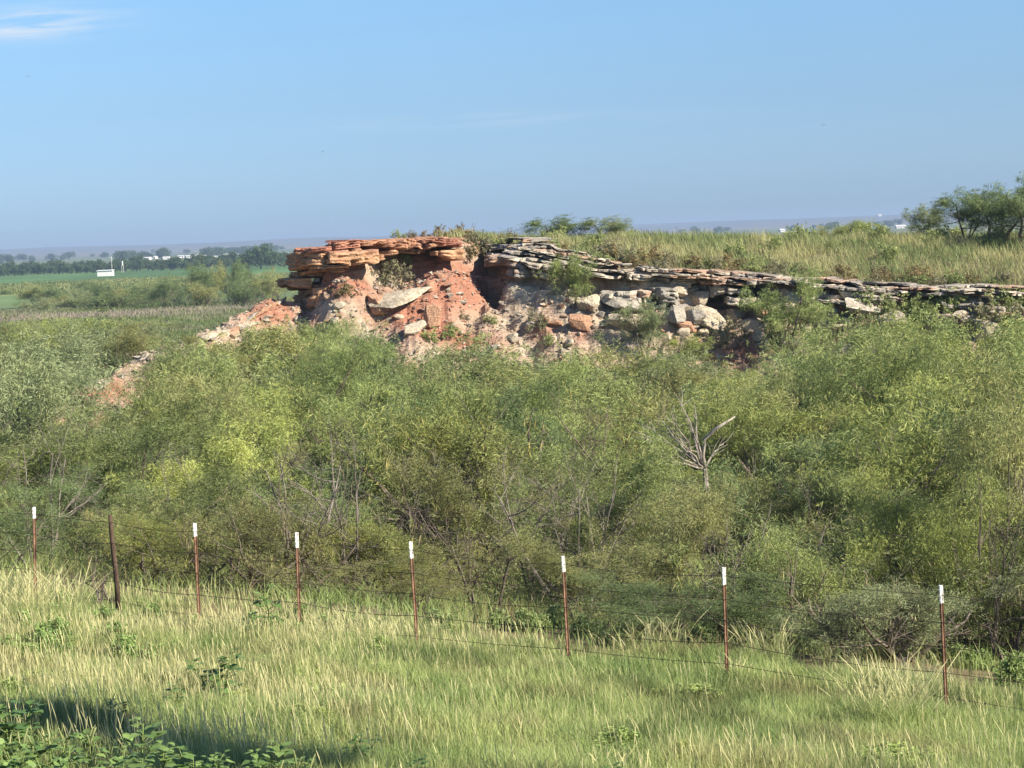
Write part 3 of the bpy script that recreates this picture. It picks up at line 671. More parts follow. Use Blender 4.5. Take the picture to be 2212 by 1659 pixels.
# sparse tufts on the talus, grass on the flats and thicket floor
n = 14000
x = r.uniform(-16, 24, n); y = r.uniform(68, 97, n); s = sdist(x, y, PLATEAU)
k = (fbm(x / 1.2, y / 1.2, 141, 3) > 0.54) & (s < 0.8)
x, y = x[k], y[k]; n = len(x)
tag(obj('slope_grass', blades('slope_grass', np.stack([x, y, H(x, y) - 0.03], -1), r.uniform(0.08, 0.26, n), r.uniform(0.02, 0.04, n), lerp(np.array([0.16, 0.17, 0.08]), np.array([0.36, 0.30, 0.17]), r.random(n)[:, None]), 1.0, rs=r), M_grass), 'thin dry tufts growing between the stones of the slope', 'grass', kind='stuff')
n = 60000
x, y = frust(n, 26, 75, 2.5, 0.8); q = y + 0.82 * x; k = (q > 28)
x, y = x[k], y[k]; n = len(x)
t = r.random(n); dry = sstep(0.5, 0.62, fbm(x / 2.5, y / 2.5, 151, 3))
col = lerp(lerp(GREEN, YG, t[:, None]), np.array([0.27, 0.19, 0.11]), (dry * r.random(n))[:, None])
tag(obj('undergrowth', blades('undergrowth', np.stack([x, y, Hg(x, y) - 0.02], -1), r.uniform(0.15, 0.5, n), r.uniform(0.012, 0.024, n), col, 1.0, rs=r), M_grass), 'mixed weeds and grass on the ground among the bushes', 'undergrowth', kind='stuff')
# dry pale grass strip and field tufts beyond the left end of the bluff
n = 90000
y = 150 + 210 * r.random(n); x = r.uniform(-0.25, 0.0, n) * y
dry = np.maximum(sstep(0.30, 0.45, fbm(x / 14, y / 20, 161, 3)) * sstep(278, 292, y) * sstep(330, 312, y), 0.5 * sstep(0.5, 0.6, fbm(x / 9, y / 12, 163, 3)))
col = lerp(lerp(np.array([0.10, 0.16, 0.05]), np.array([0.20, 0.24, 0.09]), r.random(n)[:, None]), np.array([0.36, 0.30, 0.23]), dry[:, None])
tag(obj('flat_grass', blades('flat_grass', np.stack([x, y, Hg(x, y) - 0.05], -1), r.uniform(0.4, 1.1, n), r.uniform(0.08, 0.2, n), col, 0.8, rs=r), M_grass), 'rough grass with a pale dry strip on the flat left of the bluff', 'grass', kind='stuff')
n = 45000
y = 560 + 190 * r.random(n); x = r.uniform(-0.25, -0.07, n) * y
col = lerp(np.array([0.13, 0.18, 0.06]), np.array([0.34, 0.35, 0.14]), (r.random(n) ** 0.8 * sstep(0.3, 0.55, fbm(x / 12, y / 30, 171, 3)))[:, None])
tag(obj('crop', blades('crop', np.stack([x, y, Hg(x, y) - 0.05], -1), r.uniform(0.5, 1.4, n) * (0.5 + fbm(x / 6, y / 15, 172, 3)), r.uniform(0.3, 0.8, n), col, 0.5, rs=r), M_grass), 'yellow topped crop standing in the field in front of the white shed', 'crop', kind='stuff')

# ------------------------------------------------------------------ woody plants
def unit(v): return v / (np.linalg.norm(v) + 1e-9)
def unit_rows(a): return a / (np.linalg.norm(a, axis=1)[:, None] + 1e-9)
def leafset(pos, r, ln, wd, col, droop=0.35, cdir=None):
    n = len(pos)
    d = r.normal(size=(n, 3)); d[:, 2] -= droop
    if cdir is not None: d = cdir * 1.5 + d * 0.55
    d = d + 0.0; d /= np.linalg.norm(d, axis=1)[:, None]
    sd_ = np.cross(d, r.normal(size=(n, 3))); sd_ /= np.linalg.norm(sd_, axis=1)[:, None] + 1e-9
    l = ln * r.uniform(0.6, 1.3, n)[:, None]; w_ = wd * r.uniform(0.7, 1.3, n)[:, None]
    V = np.stack([pos, pos + d * l * 0.5 + sd_ * w_ * 0.5, pos + d * l + [0, 0, -1] * l * 0.12, pos + d * l * 0.5 - sd_ * w_ * 0.5], 1)
    F = (np.arange(n) * 4)[:, None] + np.arange(4)[None]
    return V.reshape(-1, 3), F, np.repeat(col, 4, 0)
def shrub(seed, hh, rad, nleaf, ln, wd, stems=6, pods=0, bare=0.0, thick=0.045, yel=0.3, spread=(15, 60), leafjit=0.11, wooddetail=True):
    """returns wood, foliage, pods meshes of a multi-stemmed thorny bush"""
    r = np.random.default_rng(seed); tb = TB(); tips = []; wts = []
    def grow(p, d, length, r0, lvl, segs):
        pts = [p]; dd = d.copy()
        for i in range(segs):
            dd = unit(dd + r.normal(0, 0.16, 3) + np.array([0, 0, 0.10 if lvl < 2 else -0.06]))
            pts.append(pts[-1] + dd * length / segs)
        pts = np.array(pts)
        rr_ = np.linspace(r0, r0 * 0.35, len(pts))
        if wooddetail or lvl < 2: tb.tube(pts, rr_, 5 if lvl == 0 else 4 if lvl == 1 else 3, cap=lvl == 0)
        if lvl >= 1:
            st = 0.35 if lvl == 1 else 0.0
            for t in np.linspace(st, 1, 8 if lvl == 1 else 7):
                j = min(t * segs, segs - 1e-6); i0 = int(j); tips.append(pts[i0] * (1 - (j - i0)) + pts[i0 + 1] * (j - i0)); wts.append(lvl)
        if lvl < 3:
            nb = (6, 5, 3)[lvl]
            for b in range(nb):
                t = r.uniform(0.3, 1.0); j = min(t * segs, segs - 1e-6); i0 = int(j); q = pts[i0] * (1 - (j - i0)) + pts[i0 + 1] * (j - i0)
                nd = unit(dd * 0.6 + r.normal(0, 0.75, 3) + np.array([0, 0, 0.12]))
                grow(q, nd, length * (0.52, 0.5, 0.5)[lvl] * r.uniform(0.7, 1.2), r0 * (1 - 0.6 * t) * 0.55, lvl + 1, (4, 3, 2)[lvl])
    for i in range(stems):
        a = i * 6.28 / stems + r.uniform(-0.4, 0.4); e = R(r.uniform(*spread))
        grow(np.array([math.cos(a) * 0.08, math.sin(a) * 0.08, -0.15]), np.array([math.cos(a) * math.sin(e), math.sin(a) * math.sin(e), math.cos(e)]), hh * r.uniform(0.65, 0.9), thick * r.uniform(0.7, 1.1), 0, 6)
    tips = np.array(tips)
    # fit crown to size
    ext = np.percentile(np.hypot(tips[:, 0], tips[:, 1]), 95); zx = np.percentile(tips[:, 2], 98)
    S = np.array([rad / ext, rad / ext, hh / zx]); tips = tips * S
    for i in range(len(tb.v)): tb.v[i] = tb.v[i] * S
    wood = tb.mesh('branches')
    fol = None; pd = None
    if nleaf:
        nc = int(nleaf * (1.9 if hh > 1 and spread[1] >= 60 else 1)) // 9; ii = r.integers(0, len(tips), nc); cpos = tips[ii] + r.normal(0, leafjit, (nc, 3)) * [1, 1, 0.8]
        if hh > 1 and spread[1] >= 60:
            fq = fbm(cpos[:, 0] * 1.25 + seed + cpos[:, 2] * 0.5, cpos[:, 1] * 1.25 + cpos[:, 2] * 1.5, seed + 3, 2)
            cpos = cpos[r.random(nc) < 0.08 + 0.92 * sstep(0.40, 0.54, fq)]; nc = len(cpos)
        cdir = unit_rows(r.normal(size=(nc, 3)) + [0, 0, -0.3]); cl = np.repeat(np.arange(nc), 9)
        pos = cpos[cl] + r.normal(0, leafjit * 0.42, (len(cl), 3)); kk = (pos[:, 2] > 0.02) & ((pos[:, 2] > 0.42 * hh) | (r.random(len(pos)) < (0.35 if hh > 1 else 1.0))); pos = pos[kk]; cl = cl[kk]; n = len(pos)
        a = fbm(pos[:, 0] * 1.6 + seed, pos[:, 1] * 1.6 + pos[:, 2] * 1.3, seed, 3)
        col = lerp(np.array([0.180, 0.215, 0.093]), np.array([0.350, 0.378, 0.168]), np.clip(sstep(0.35, 0.65, a) * 0.7 + r.random(n) * 0.5, 0, 1)[:, None])
        col = lerp(col, np.array([0.30, 0.28, 0.10]), ((r.random(n) < 0.05 + 0.1 * yel) * 0.8)[:, None])
        col = col * r.uniform(0.8, 1.2, nc)[cl][:, None]
        V, F, cc = leafset(pos, r, ln, wd, col, cdir=cdir[cl])
        fol = npmesh('foliage', V, F, cc)
    if pods and nleaf:
        ii = r.integers(0, len(tips), pods // 6); pos = np.repeat(tips[ii], 6, 0) + r.normal(0, 0.07, (len(ii) * 6, 3)); n = len(pos)
        pos = pos[pos[:, 2] > hh * 0.45]; n = len(pos)
        V2, F2, c2 = leafset(pos, r, 0.17, 0.015, np.tile(np.array([0.50, 0.43, 0.20]), (n, 1)) * r.uniform(0.7, 1.1, (n, 1)), droop=2.5)
        fol = npmesh('foliage', np.vstack([V, V2]), np.vstack([F, F2 + len(V)]), np.vstack([cc, c2]))
    return wood, fol, pd
NEAR = [shrub(900 + i, h_, r_, nl, 0.088, 0.0115, stems=st, pods=pd, yel=yl) for i, (h_, r_, nl, st, pd, yl) in enumerate(
    [(2.7, 1.9, 34000, 7, 0, 0.3), (2.4, 1.7, 30000, 6, 500, 0.6), (3.2, 2.1, 36000, 6, 0, 0.2), (2.2, 1.9, 30000, 8, 700, 1.0), (2.9, 1.6, 26000, 5, 0, 0.5), (2.0, 1.5, 22000, 7, 300, 0.4)])]
FAR = [shrub(950 + i, h_, r_, int(nl * 2.3), 0.105, 0.017, stems=st, pods=pd, yel=yl, wooddetail=False) for i, (h_, r_, nl, st, pd, yl) in enumerate(
    [(2.7, 1.9, 11000, 7, 0, 0.3), (2.4, 1.7, 9500, 6, 250, 0.8), (3.1, 2.1, 12000, 6, 0, 0.2), (2.2, 1.9, 8500, 8, 350, 1.0), (2.8, 1.6, 7500, 5, 0, 0.5)])]
for wv, fv, pv in NEAR + FAR:
    wv.materials.append(M_bark); fv.materials.append(M_leaf)
    if pv: pv.materials.append(M_grass)
PH = {}
for wv, fv, pv in NEAR + FAR:
    co = np.empty(len(fv.vertices) * 3, dtype=np.float32); fv.vertices.foreach_get('co', co); PH[fv.name] = float(np.percentile(co[2::3], 98.5))
TINTS = {'bright green': (0.98, 1.08, 0.86), 'yellow green': (1.14, 1.17, 0.80), 'olive': (1.08, 1.04, 0.92), 'grey green': (0.97, 1.03, 1.15), 'dark green': (0.60, 0.74, 0.68)}
def plant(proto, loc, sc, rz, tint, label, name='mesquite_bush', cat='bush', group=None, wood='branches'):
    o = empty(name, loc, rz, sc); tag(o, label, cat, group)
    wv, fv, pv = proto
    obj(wood, wv, None, o)
    if fv:
        f = obj('foliage', fv, None, o); f.color = (*tint, 1)
    if pv: obj('seed_pods', pv, None, o)
    return o
def colname(px):
    for lim, nm in ((150, 'at the left edge'), (330, 'below the white shed'), (560, 'below the big bush clump'), (780, 'below the orange prow'), (960, 'below the fallen slab'), (1150, 'below the grey slabs'), (1330, 'below the lone tree'),
                    (1560, 'below the white blocks'), (1780, 'below the largest tree'), (2030, 'below the skyline bush')):
        if px < lim: return nm
    return 'at the right edge'
POSTS = [(74, 32.5), (241, 31.0), (421, 29.6), (641, 28.3), (887, 27.2), (1216, 26.0), (1563, 24.6), (2032, 23.0)]
FX = [(p - 1106) / FPX * d for p, d in POSTS]; FY = [d for p, d in POSTS]
random.seed(23)
placed = []; made = 0
cand = []
for _ in range(18000):
    y = math.sqrt(random.uniform(27.5 ** 2, 170 ** 2)); x = random.uniform(-1, 1) * (0.236 * y + 2.0); cand.append((y, x))
cand.sort()
random.shuffle(cand)
YL = ([-400, 140, 141, 300, 301, 430, 520, 600, 640, 700, 800, 850, 900, 1000, 1100, 1200, 1330, 1345, 1450, 1470, 1560, 1650, 1700, 1780, 1900, 2050, 2150, 2600],
      [700, 700, 862, 858, 745, 738, 712, 700, 696, 690, 695, 738, 745, 762, 788, 776, 780, 740, 740, 765, 792, 792, 748, 702, 692, 692, 700, 690])
def allowed(x, y):
    q = y + 0.82 * x
    if q < 31.0: return 0
    s = float(sdist(np.array(x), np.array(y), PLATEAU))
    if s > -2.2: return 0
    if y > 86 and x > -9.5 and s < -20: return 0
    if y > 95 and x > -11: return 0
    g = float(H(np.array(x), np.array(y)))
    px, py = proj(np.array(x), np.array(y), np.array(g)); px = float(px)
    if 930 < px < 1130 and 30 < y < 40: return 0       # little clearing behind the middle posts
    if 1980 < px < 2300 and y < 29: return 0
    wpx = 1.5 / y * FPX
    lim = max(np.interp(v, *YL) for v in (px - wpx * 0.35, px, px + wpx * 0.35))
    sx = float(np.interp(y, SPINE[::-1, 1], SPINE[::-1, 0]))
    for a_, b_, dmax, lm in ((1360, 1615, 46.6, 1040), (1215, 1345, 54.5, 925), (330, 480, 50.5, 1010), (240, 330, 74, 800), (1420, 1570, 33.5, 1240), (150, 315, 78.5, 872), (970, 1080, 36.5, 1200), (2140, 2260, 30, 1400)):
        if a_ - wpx * 0.4 < px < b_ + wpx * 0.4 and y < dmax: lim = max(lim, lm)
    if x < sx and y > 81: lim = 700 if px < 330 else lim
    return float(P(px, lim, y)[2]) - g
for y, x in cand:
    sp = (2.85 if (vnoise(np.array(x / 5), np.array(y / 5), 77) < 0.6) else 2.0) + (0.022 if y < 62 else 0.010) * (y - 30) if y < 90 else 3.4 + 0.03 * (y - 90)
    if any((x - a) ** 2 + (y - b_) ** 2 < sp * sp for a, b_ in placed): continue
    hm = allowed(x, y)
    if hm < 0.7: continue
    placed.append((x, y)); made += 1
    g = float(H(np.array(x), np.array(y))); h_near = min(1.0, 0.62 + 0.4 * sstep(31, 40, y + 0.82 * x))
    sc = random.uniform(0.78, 1.12) * h_near
    sc = random.choice([0.8, 0.95, 1.15, 1.4, 1.65]) * random.uniform(0.93, 1.07) * h_near * (1.1 if y > 90 else 1) * (0.9 if y < 45 else 1.0)
    px, _ = proj(np.array(x), np.array(y), np.array(g)); px = float(px)
    yz = fbm(np.array(x / 7), np.array(y / 9), 181, 2)
    tn = random.choices(list(TINTS), [3, 3 if yz > 0.5 else 1, 3, 2, 2])[0]
    if px > 1900 and y > 55: tn = random.choice(['yellow green', 'yellow green', 'bright green'])
    proto = random.choice(NEAR) if y < 62 else random.choice(FAR)
    v = random.uniform(0.82, 1.15) * lerp(0.78, 1.14, float(sstep(0.35, 0.65, vnoise(np.array(x / 4.5), np.array(y / 6), 191)))); t3 = tuple(a * v for a in TINTS[tn])  # patchy gain puts the thicket's light and dark pockets into the leaf tint
    band = 'just behind the fence' if y < 38 else 'in the front thicket' if y < 55 else 'in the back thicket' if y < 84 else 'on the flat beyond'
    hz_ = min(sc, hm * random.uniform(0.92, 1.04) / PH[proto[1].name]); wz_ = max(0.75, min(sc * 1.12, hz_ * 1.7))
    sh_ = 'spreading' if hz_ < 0.8 * wz_ else 'upright' if proto in (NEAR[2], NEAR[4], FAR[2], FAR[4]) else 'rounded'
    plant(proto, (x, y, g), (wz_ * 1.05, wz_ * 1.05, hz_), random.uniform(0, 6.28), t3, f"{'tall' if hz_ > 0.98 else 'low'} {sh_} {tn} mesquite bush {band} {colname(px)}", group='mesquite bushes filling the hollow')
print('mesquites', made)
BARE = [shrub(1700 + i, 2.4, 1.3, 0, 0, 0, stems=4, spread=(8, 48), thick=0.035)[0] for i in range(4)]
for b_ in BARE: b_.materials.append(M_twig)
for k in range(34):
    px = random.uniform(-20, 2220); y = random.uniform(33, 72) if px > 1000 else random.uniform(35, 80); x = (px - 1106) / FPX * y
    hm = allowed(x, y)
    if hm < 1.2: continue
    hz_ = min(1.25, hm / 2.3)
    o = obj('dead_shrub', BARE[k % 4], None, None, (x, y, float(H(np.array(x), np.array(y))))); o.scale = (hz_ * 0.9, hz_ * 0.9, hz_); o.rotation_euler = (0, 0, random.uniform(0, 6))
    tag(o, f"thin grey leafless shrub among the bushes {'just behind the fence' if y < 38 else 'in the front thicket' if y < 55 else 'in the back thicket'} {colname(px)}", 'dead shrub', 'leafless shrubs in the thicket')

for px, y, lm in ((400, 71, 772), (420, 76, 758), (455, 79.5, 745), (530, 83, 722), (600, 85.5, 712), (660, 86.5, 702)):
    x = (px - 1106) / FPX * y; g = float(H(np.array(x), np.array(y))); pr = random.choice(FAR); hh_ = (float(P(px, lm, y)[2]) - g) / PH[pr[1].name]
    if hh_ > 0.2: plant(pr, (x, y, g), (max(0.7, hh_), max(0.7, hh_), hh_), random.uniform(0, 6), TINTS['olive' if px % 2 else 'bright green'], f"{'olive' if px % 2 else 'bright green'} bush against the rock ridge {'near the prow' if px > 560 else 'half way down' if px > 400 else 'near its lower end'}", group='bushes against the rock ridge')
for k in range(16):
    px = random.uniform(-20, 430); y = random.uniform(178, 275); x = (px - 1106) / FPX * y; g = float(Hg(x, y)); pr = random.choice(FAR); hh_ = min(1.3, (float(P(px, 694, y)[2]) - g) / PH[pr[1].name])
    if hh_ > 0.3: plant(pr, (x, y, g), (1.5, 1.5, hh_), random.uniform(0, 6), TINTS[random.choice(['olive', 'grey green', 'yellow green'])], 'low mesquite bush on the flat before the dry strip', group='bushes before the dry strip')
for px, y, lm, wz, tn, lb in ((425, 64, 800, 1.6, 'olive', 'big rounded mesquite mound left of centre below the rock ridge'), (725, 71, 712, 1.3, 'bright green', 'big mesquite crown rising in front of the red slope'), (1800, 64, 728, 1.6, 'bright green', 'big rounded mesquite crown right of the largest cliff tree'),
                        (2120, 55, 745, 1.7, 'yellow green', 'big yellow green mesquite mound at the right edge below the ledge'), (1980, 42, 850, 1.6, 'yellow green', 'tall bright mesquite mound in the right part of the thicket'), (1525, 42.6, 1005, 0.9, 'olive', 'bush hiding the foot of the bleached bare shrub'), (1040, 58, 790, 1.3, 'bright green', 'rounded mesquite crown below the grey slabs')):
    x = (px - 1106) / FPX * y; g = float(H(np.array(x), np.array(y))); pr = NEAR[0 if wz > 1 else 5]; hh_ = (float(P(px, lm, y)[2]) - g) / PH[pr[1].name]
    plant(pr, (x, y, g), (wz, wz, hh_), random.uniform(0, 6), TINTS[tn], lb)
# named single trees
def at(px, py, d0=60, d1=125): return hit(px, py, d0, d1)
def special(px, py, proto, hs, tint, label, d=None, **kw):
    if d: x = (px - 1106) / FPX * d; p = (x, d, float(H(np.array(x), np.array(d))))
    else: p = at(px, py)
    return plant(proto, tuple(float(v) for v in p), hs, random.uniform(0, 6), TINTS[tint], label, **kw)
TREE = [shrub(990 + i, 3.0, r_, nl, 0.11, 0.018, stems=3, spread=(5, 35), thick=0.06, yel=0.3) for i, (r_, nl) in enumerate([(1.2, 17000), (1.8, 24000)])]
for t_ in TREE: t_[0].materials.append(M_bark); t_[1].materials.append(M_leaf)
special(1238, 672, TREE[0], (0.8, 0.8, 0.75), 'bright green', 'lone rounded green tree growing out of the slope in the middle of the bluff', name='mesquite_tree', cat='tree')
special(1690, 765, TREE[1], (1.15, 1.15, 1.05), 'bright green', 'largest green tree in front of the dark recess, right half of the bluff', name='mesquite_tree', cat='tree')
special(1395, 775, TREE[0], (0.9, 0.9, 0.75), 'grey green', 'pale green tree at the foot of the grey blocks', name='mesquite_tree', cat='tree')
special(1490, 800, TREE[0], (0.8, 0.8, 0.45), 'yellow green', 'low green bush right of the pale green tree', name='mesquite_tree', cat='tree')
special(2165, 560, TREE[1], (1.6, 1.6, 1.0), 'dark green', 'tallest tree on the bluff top at the right edge', d=106, name='mesquite_tree', cat='tree')
special(2225, 560, TREE[1], (1.6, 1.6, 1.12), 'dark green', 'tree cut by the right edge of the view on the bluff top', d=103, name='mesquite_tree', cat='tree')
special(2100, 560, TREE[0], (1.5, 1.5, 0.75), 'dark green', 'smaller tree left of the tallest one on the bluff top', d=108, name='mesquite_tree', cat='tree')
special(2015, 560, TREE[0], (0.9, 0.9, 0.55), 'grey green', 'thin bush at the left end of the bluff top trees', d=110, name='mesquite_tree', cat='tree')
special(1850, 560, FAR[3], (0.95, 0.95, 0.52), 'bright green', 'rounded bush on the skyline left of the bluff top trees', d=114)
special(1790, 560, FAR[1], (0.6, 0.6, 0.40), 'olive', 'low bush touching the rounded skyline bush', d=114)
special(1215, 490, TREE[0], (1.45, 1.45, 0.52), 'dark green', 'dark twiggy bush on the highest point of the bluff', d=112)
special(1330, 490, TREE[0], (1.3, 1.3, 0.44), 'grey green', 'second lower bush on the highest point of the bluff', d=111)
special(2205, 1400, NEAR[2], (0.95, 0.95, 1.28), 'olive', 'tall bush with dark bare trunks at the right edge behind the fence', d=31.5)
special(2000, 1400, NEAR[0], (0.75, 0.75, 0.95), 'yellow green', 'leafy bush right behind the nearest steel post', d=31)
special(1690, 1400, NEAR[3], (0.75, 0.75, 0.75), 'bright green', 'leafy bush between the two nearest posts', d=29.8)

# bare shrubs
def bare(seed, loc, hh, rad, mat, label, stems=4, spread=(15, 55), thick=0.05, rz=0):
    wv, _, _ = shrub(seed, hh, rad, 0, 0, 0, stems=stems, spread=spread, thick=thick); wv.materials.append(mat)
    o = obj('dead_shrub', wv, None, None, loc); o.rotation_euler = (0, 0, rz); tag(o, label, 'dead shrub'); return o
def bp(px, py, d): p = P(px, py, d); return (float(p[0]), float(p[1]), float(p[2]))
def stand(px, d): x = (px - 1106) / FPX * d; return (x, d, float(Hg(x, d)))
def barep(seed, px, ytop, d, rad, mat, label, **kw):
    l = stand(px, d); top = P(px, ytop, d)[2]; return bare(seed, l, top - l[2], rad, mat, label, **kw)
rh = np.random.default_rng(77); fine = TB(); l0 = np.array(stand(1525, 44.6)); fork = P(1522, 1012, 44.6)
fine.tube([l0 - [0, 0, .1], (l0 + fork) / 2 + [0.05, 0, 0], fork], [0.08, 0.065, 0.05], 7)
for ex, ey, dd_ in ((1382, 938, 44.2), (1395, 915, 44.8), (1400, 955, 43.8), (1420, 893, 45.3), (1448, 885, 44.4), (1466, 852, 45.2), (1480, 905, 43.9), (1500, 890, 45.6), (1440, 930, 43.9), (1560, 960, 44.9), (1410, 975, 44.0)):
    e = P(ex, ey, dd_); mid = fork * 0.5 + e * 0.5 + np.array([0.0, 0, -0.16 if ex < 1460 else 0.05]) + rh.normal(0, 0.05, 3)
    pts = np.array([fork * (1 - t) ** 2 + 2 * mid * t * (1 - t) + e * t * t for t in np.linspace(0, 1, 7)]) + np.vstack([np.zeros(3), rh.normal(0, 0.02, (6, 3))])
    fine.tube(pts, np.linspace(0.026, 0.006, 7), 5)
    for _ in range(7):
        i_ = rh.integers(2, 6); q0 = pts[i_]; dv = unit(unit(pts[i_ + 1 if i_ < 6 else i_] - pts[i_ - 1]) + rh.normal(0, 0.45, 3)) * rh.uniform(0.25, 0.6)
        fine.tube([q0, q0 + dv * 0.5 + rh.normal(0, 0.02, 3), q0 + dv], [0.008, 0.006, 0.004], 3)
ds_ = obj('dead_shrub', fine.mesh('dead_shrub'), M_limb); tag(ds_, 'bleached bare shrub with one thick white limb, middle of the thicket', 'dead shrub')
tb = TB(); tb.tube([fork, P(1518, 985, 44.5), P(1522, 948, 44.4), P(1548, 925, 44.3), P(1588, 900, 44.2)], [0.045, 0.040, 0.036, 0.032, 0.016], 7)
obj('broken_limb', tb.mesh('broken_limb', True), M_dead, ds_)
barep(1102, 1285, 830, 54, 0.9, M_bark, 'dark bare shrub below the centre of the bluff', stems=4, spread=(5, 30))
barep(1103, 425, 925, 50, 1.2, M_twig, 'wide grey leafless bush in the dark gap at the left', stems=5)
barep(1104, 1490, 1150, 33, 0.8, M_twig, 'small bare bush behind the second nearest post', stems=3)
barep(1105, 2180, 1020, 29.5, 1.2, M_bark, 'dark tangled trunk at the right edge behind the fence', stems=5, thick=0.06)
barep(1106, 290, 742, 74, 1.0, M_bark, 'dark broken dead tree above the red outcrop at the left', stems=3, thick=0.09)
barep(1107, 205, 1190, 31.8, 0.5, M_bark, 'thin dark twigs left of the wooden post', stems=3, spread=(5, 25), thick=0.025)
barep(1108, 1025, 1095, 36, 0.9, M_bark, 'dark bare branches over the small red bank', stems=3, spread=(25, 65))
for k, (px, d, h_) in enumerate([(1014, 103, 0.75), (1037, 103, 0.7), (1476, 112, 1.0), (1560, 114, 0.7)]):
    x = (px - 1106) / FPX * d; z = float(H(np.array(x), np.array(d))); tb = TB()
    tb.tube([(0, 0, -.1), (0.03, 0, h_ * .5), (-.05, 0.02, h_)], [0.022, 0.016, 0.008], 4)
    for s_i in (-1, 1, -1): hz = random.uniform(.3, .7) * h_; tb.tube([(0.02, 0, hz), (s_i * 0.12, 0, hz + 0.22)], [0.012, 0.006], 3)
    tag(obj('dry_stalk', tb.mesh('dry_stalk'), M_bark, None, (x, d, z)), ['left one of two dark stalks on the skyline above the orange cap', 'right one of two dark stalks on the skyline above the orange cap', 'tallest dark stalk on the skyline right of the highest bush', 'short dark stalk furthest right on the bluff skyline'][k], 'dead stalk')

# low shrubs on the rim and talus
SM = [shrub(1200 + i, 0.55, 0.5, 1500, 0.09, 0.03, stems=8, thick=0.012, leafjit=0.05, spread=(20, 75), wooddetail=False) for i in range(3)]
for t_ in SM: t_[0].materials.append(M_bark); t_[1].materials.append(M_leaf)
ST = {'brown': (0.95, 0.68, 0.72), 'grey': (0.95, 0.82, 1.1), 'green': (1.1, 1.15, 1.0)}
random.seed(31)
def low(px, py, sc, tn, label, group='low shrubs on the bluff', d=None):
    if d: x = (px - 1106) / FPX * d; p = (x, d, float(H(np.array(x), np.array(d))))
    else: p = hit(px, py)
    plant(random.choice(SM), tuple(float(v) for v in p), sc, random.uniform(0, 6), ST[tn], label, name='low_shrub', cat='shrub', group=group)
for px, d in [(905, 98), (935, 98.5), (965, 100), (985, 101), (1010, 101), (1045, 100), (1062, 99.5), (1090, 100), (1120, 101), (1150, 100), (1180, 102), (875, 97.5), (1030, 98), (1075, 98), (1105, 98)]:
    low(px, 0, random.uniform(0.6, 1.0), random.choice(['brown', 'green', 'grey']), 'small shrub on the skyline rim above the orange cap', d=d)
for px, py, sc, tn, lb in [(745, 640, 1.0, 'brown', 'brown shrub beside the red buttress under the prow'), (825, 595, 1.6, 'grey', 'grey shrub spreading on the slope under the broken cap'), (870, 575, 1.0, 'green', 'green shrub in the shaded notch of the cap'),
                           (850, 620, 1.6, 'grey', 'grey shrub above the pale fallen slab'), (1035, 545, 1.5, 'grey', 'dense shrub filling the gully left of the grey slabs'), (1010, 560, 1.2, 'brown', 'brown shrub in the gully beside the orange cap'),
                           (1355, 610, 0.95, 'brown', 'rounded brown shrub on the block under the pale cap'), (1150, 530, 0.7, 'green', 'green shrub on the set-back steps'), (1160, 710, 1.3, 'grey', 'dark shrub in the gully left of the lone tree'),
                           (1570, 745, 1.7, 'grey', 'dark shrub left of the largest tree on the slope'), (1720, 690, 1.0, 'brown', 'brown shrub under the recess at the largest tree'), (970, 735, 1.2, 'green', 'green shrub low on the red slope'), (930, 740, 1.0, 'green', 'green shrub at the bottom of the red gully'),
                           (1060, 700, 0.7, 'green', 'small green shrub on the middle of the slope'), (1190, 745, 0.8, 'green', 'green shrub under the gully of the lone tree'), (1000, 690, .6, 'grey', 'grey shrub right of the upright red boulder')]:
    low(px, py, sc, tn, lb)
for k in range(60):
    px = random.uniform(1180, 2210); d = random.uniform(0, 1)
    x = (px - 1106) / FPX * 95; ry = float(np.interp(x, RX, RY)); dd = ry + random.uniform(1.0, 4.0) + 0.5
    low(px, 0, random.uniform(0.6, 1.25), random.choice(['brown', 'brown', 'grey', 'green']), ('small shrub on the cap edge ' + ('right of the lone green tree' if px < 1420 else 'above the white blocks' if px < 1600 else 'above the largest tree' if px < 1780 else 'below the skyline bush' if px < 2000 else 'at the right edge')), d=dd)
for k in range(26):
    px = random.uniform(1200, 2210); low(px, 0, random.uniform(0.9, 1.5), 'green', 'dark green tuft shrub standing in the bluff top grass ' + ('right of centre' if px < 1700 else 'in the right part'), d=random.uniform(99, 112))
for k in range(22):
    px = random.uniform(1820, 2230); py = random.uniform(670, 730)
    low(px, py, random.uniform(0.9, 1.8), random.choice(['green', 'green', 'grey']), random.choice(['low', 'tall']) + ' green shrub on the overgrown slope ' + ('right of the largest tree' if px < 1950 else 'near the right edge' if px < 2100 else 'at the right edge'))

def nearpost(px):
    nm = ['leftmost steel post', 'wooden post', 'third post from the left', 'fourth post from the left', 'fifth post from the left', 'sixth post from the left', 'second nearest post', 'nearest post']
    i = int(np.argmin([abs(px - p[0]) for p in POSTS])); return ('left of the ' if px < POSTS[i][0] else 'right of the ') + nm[i]
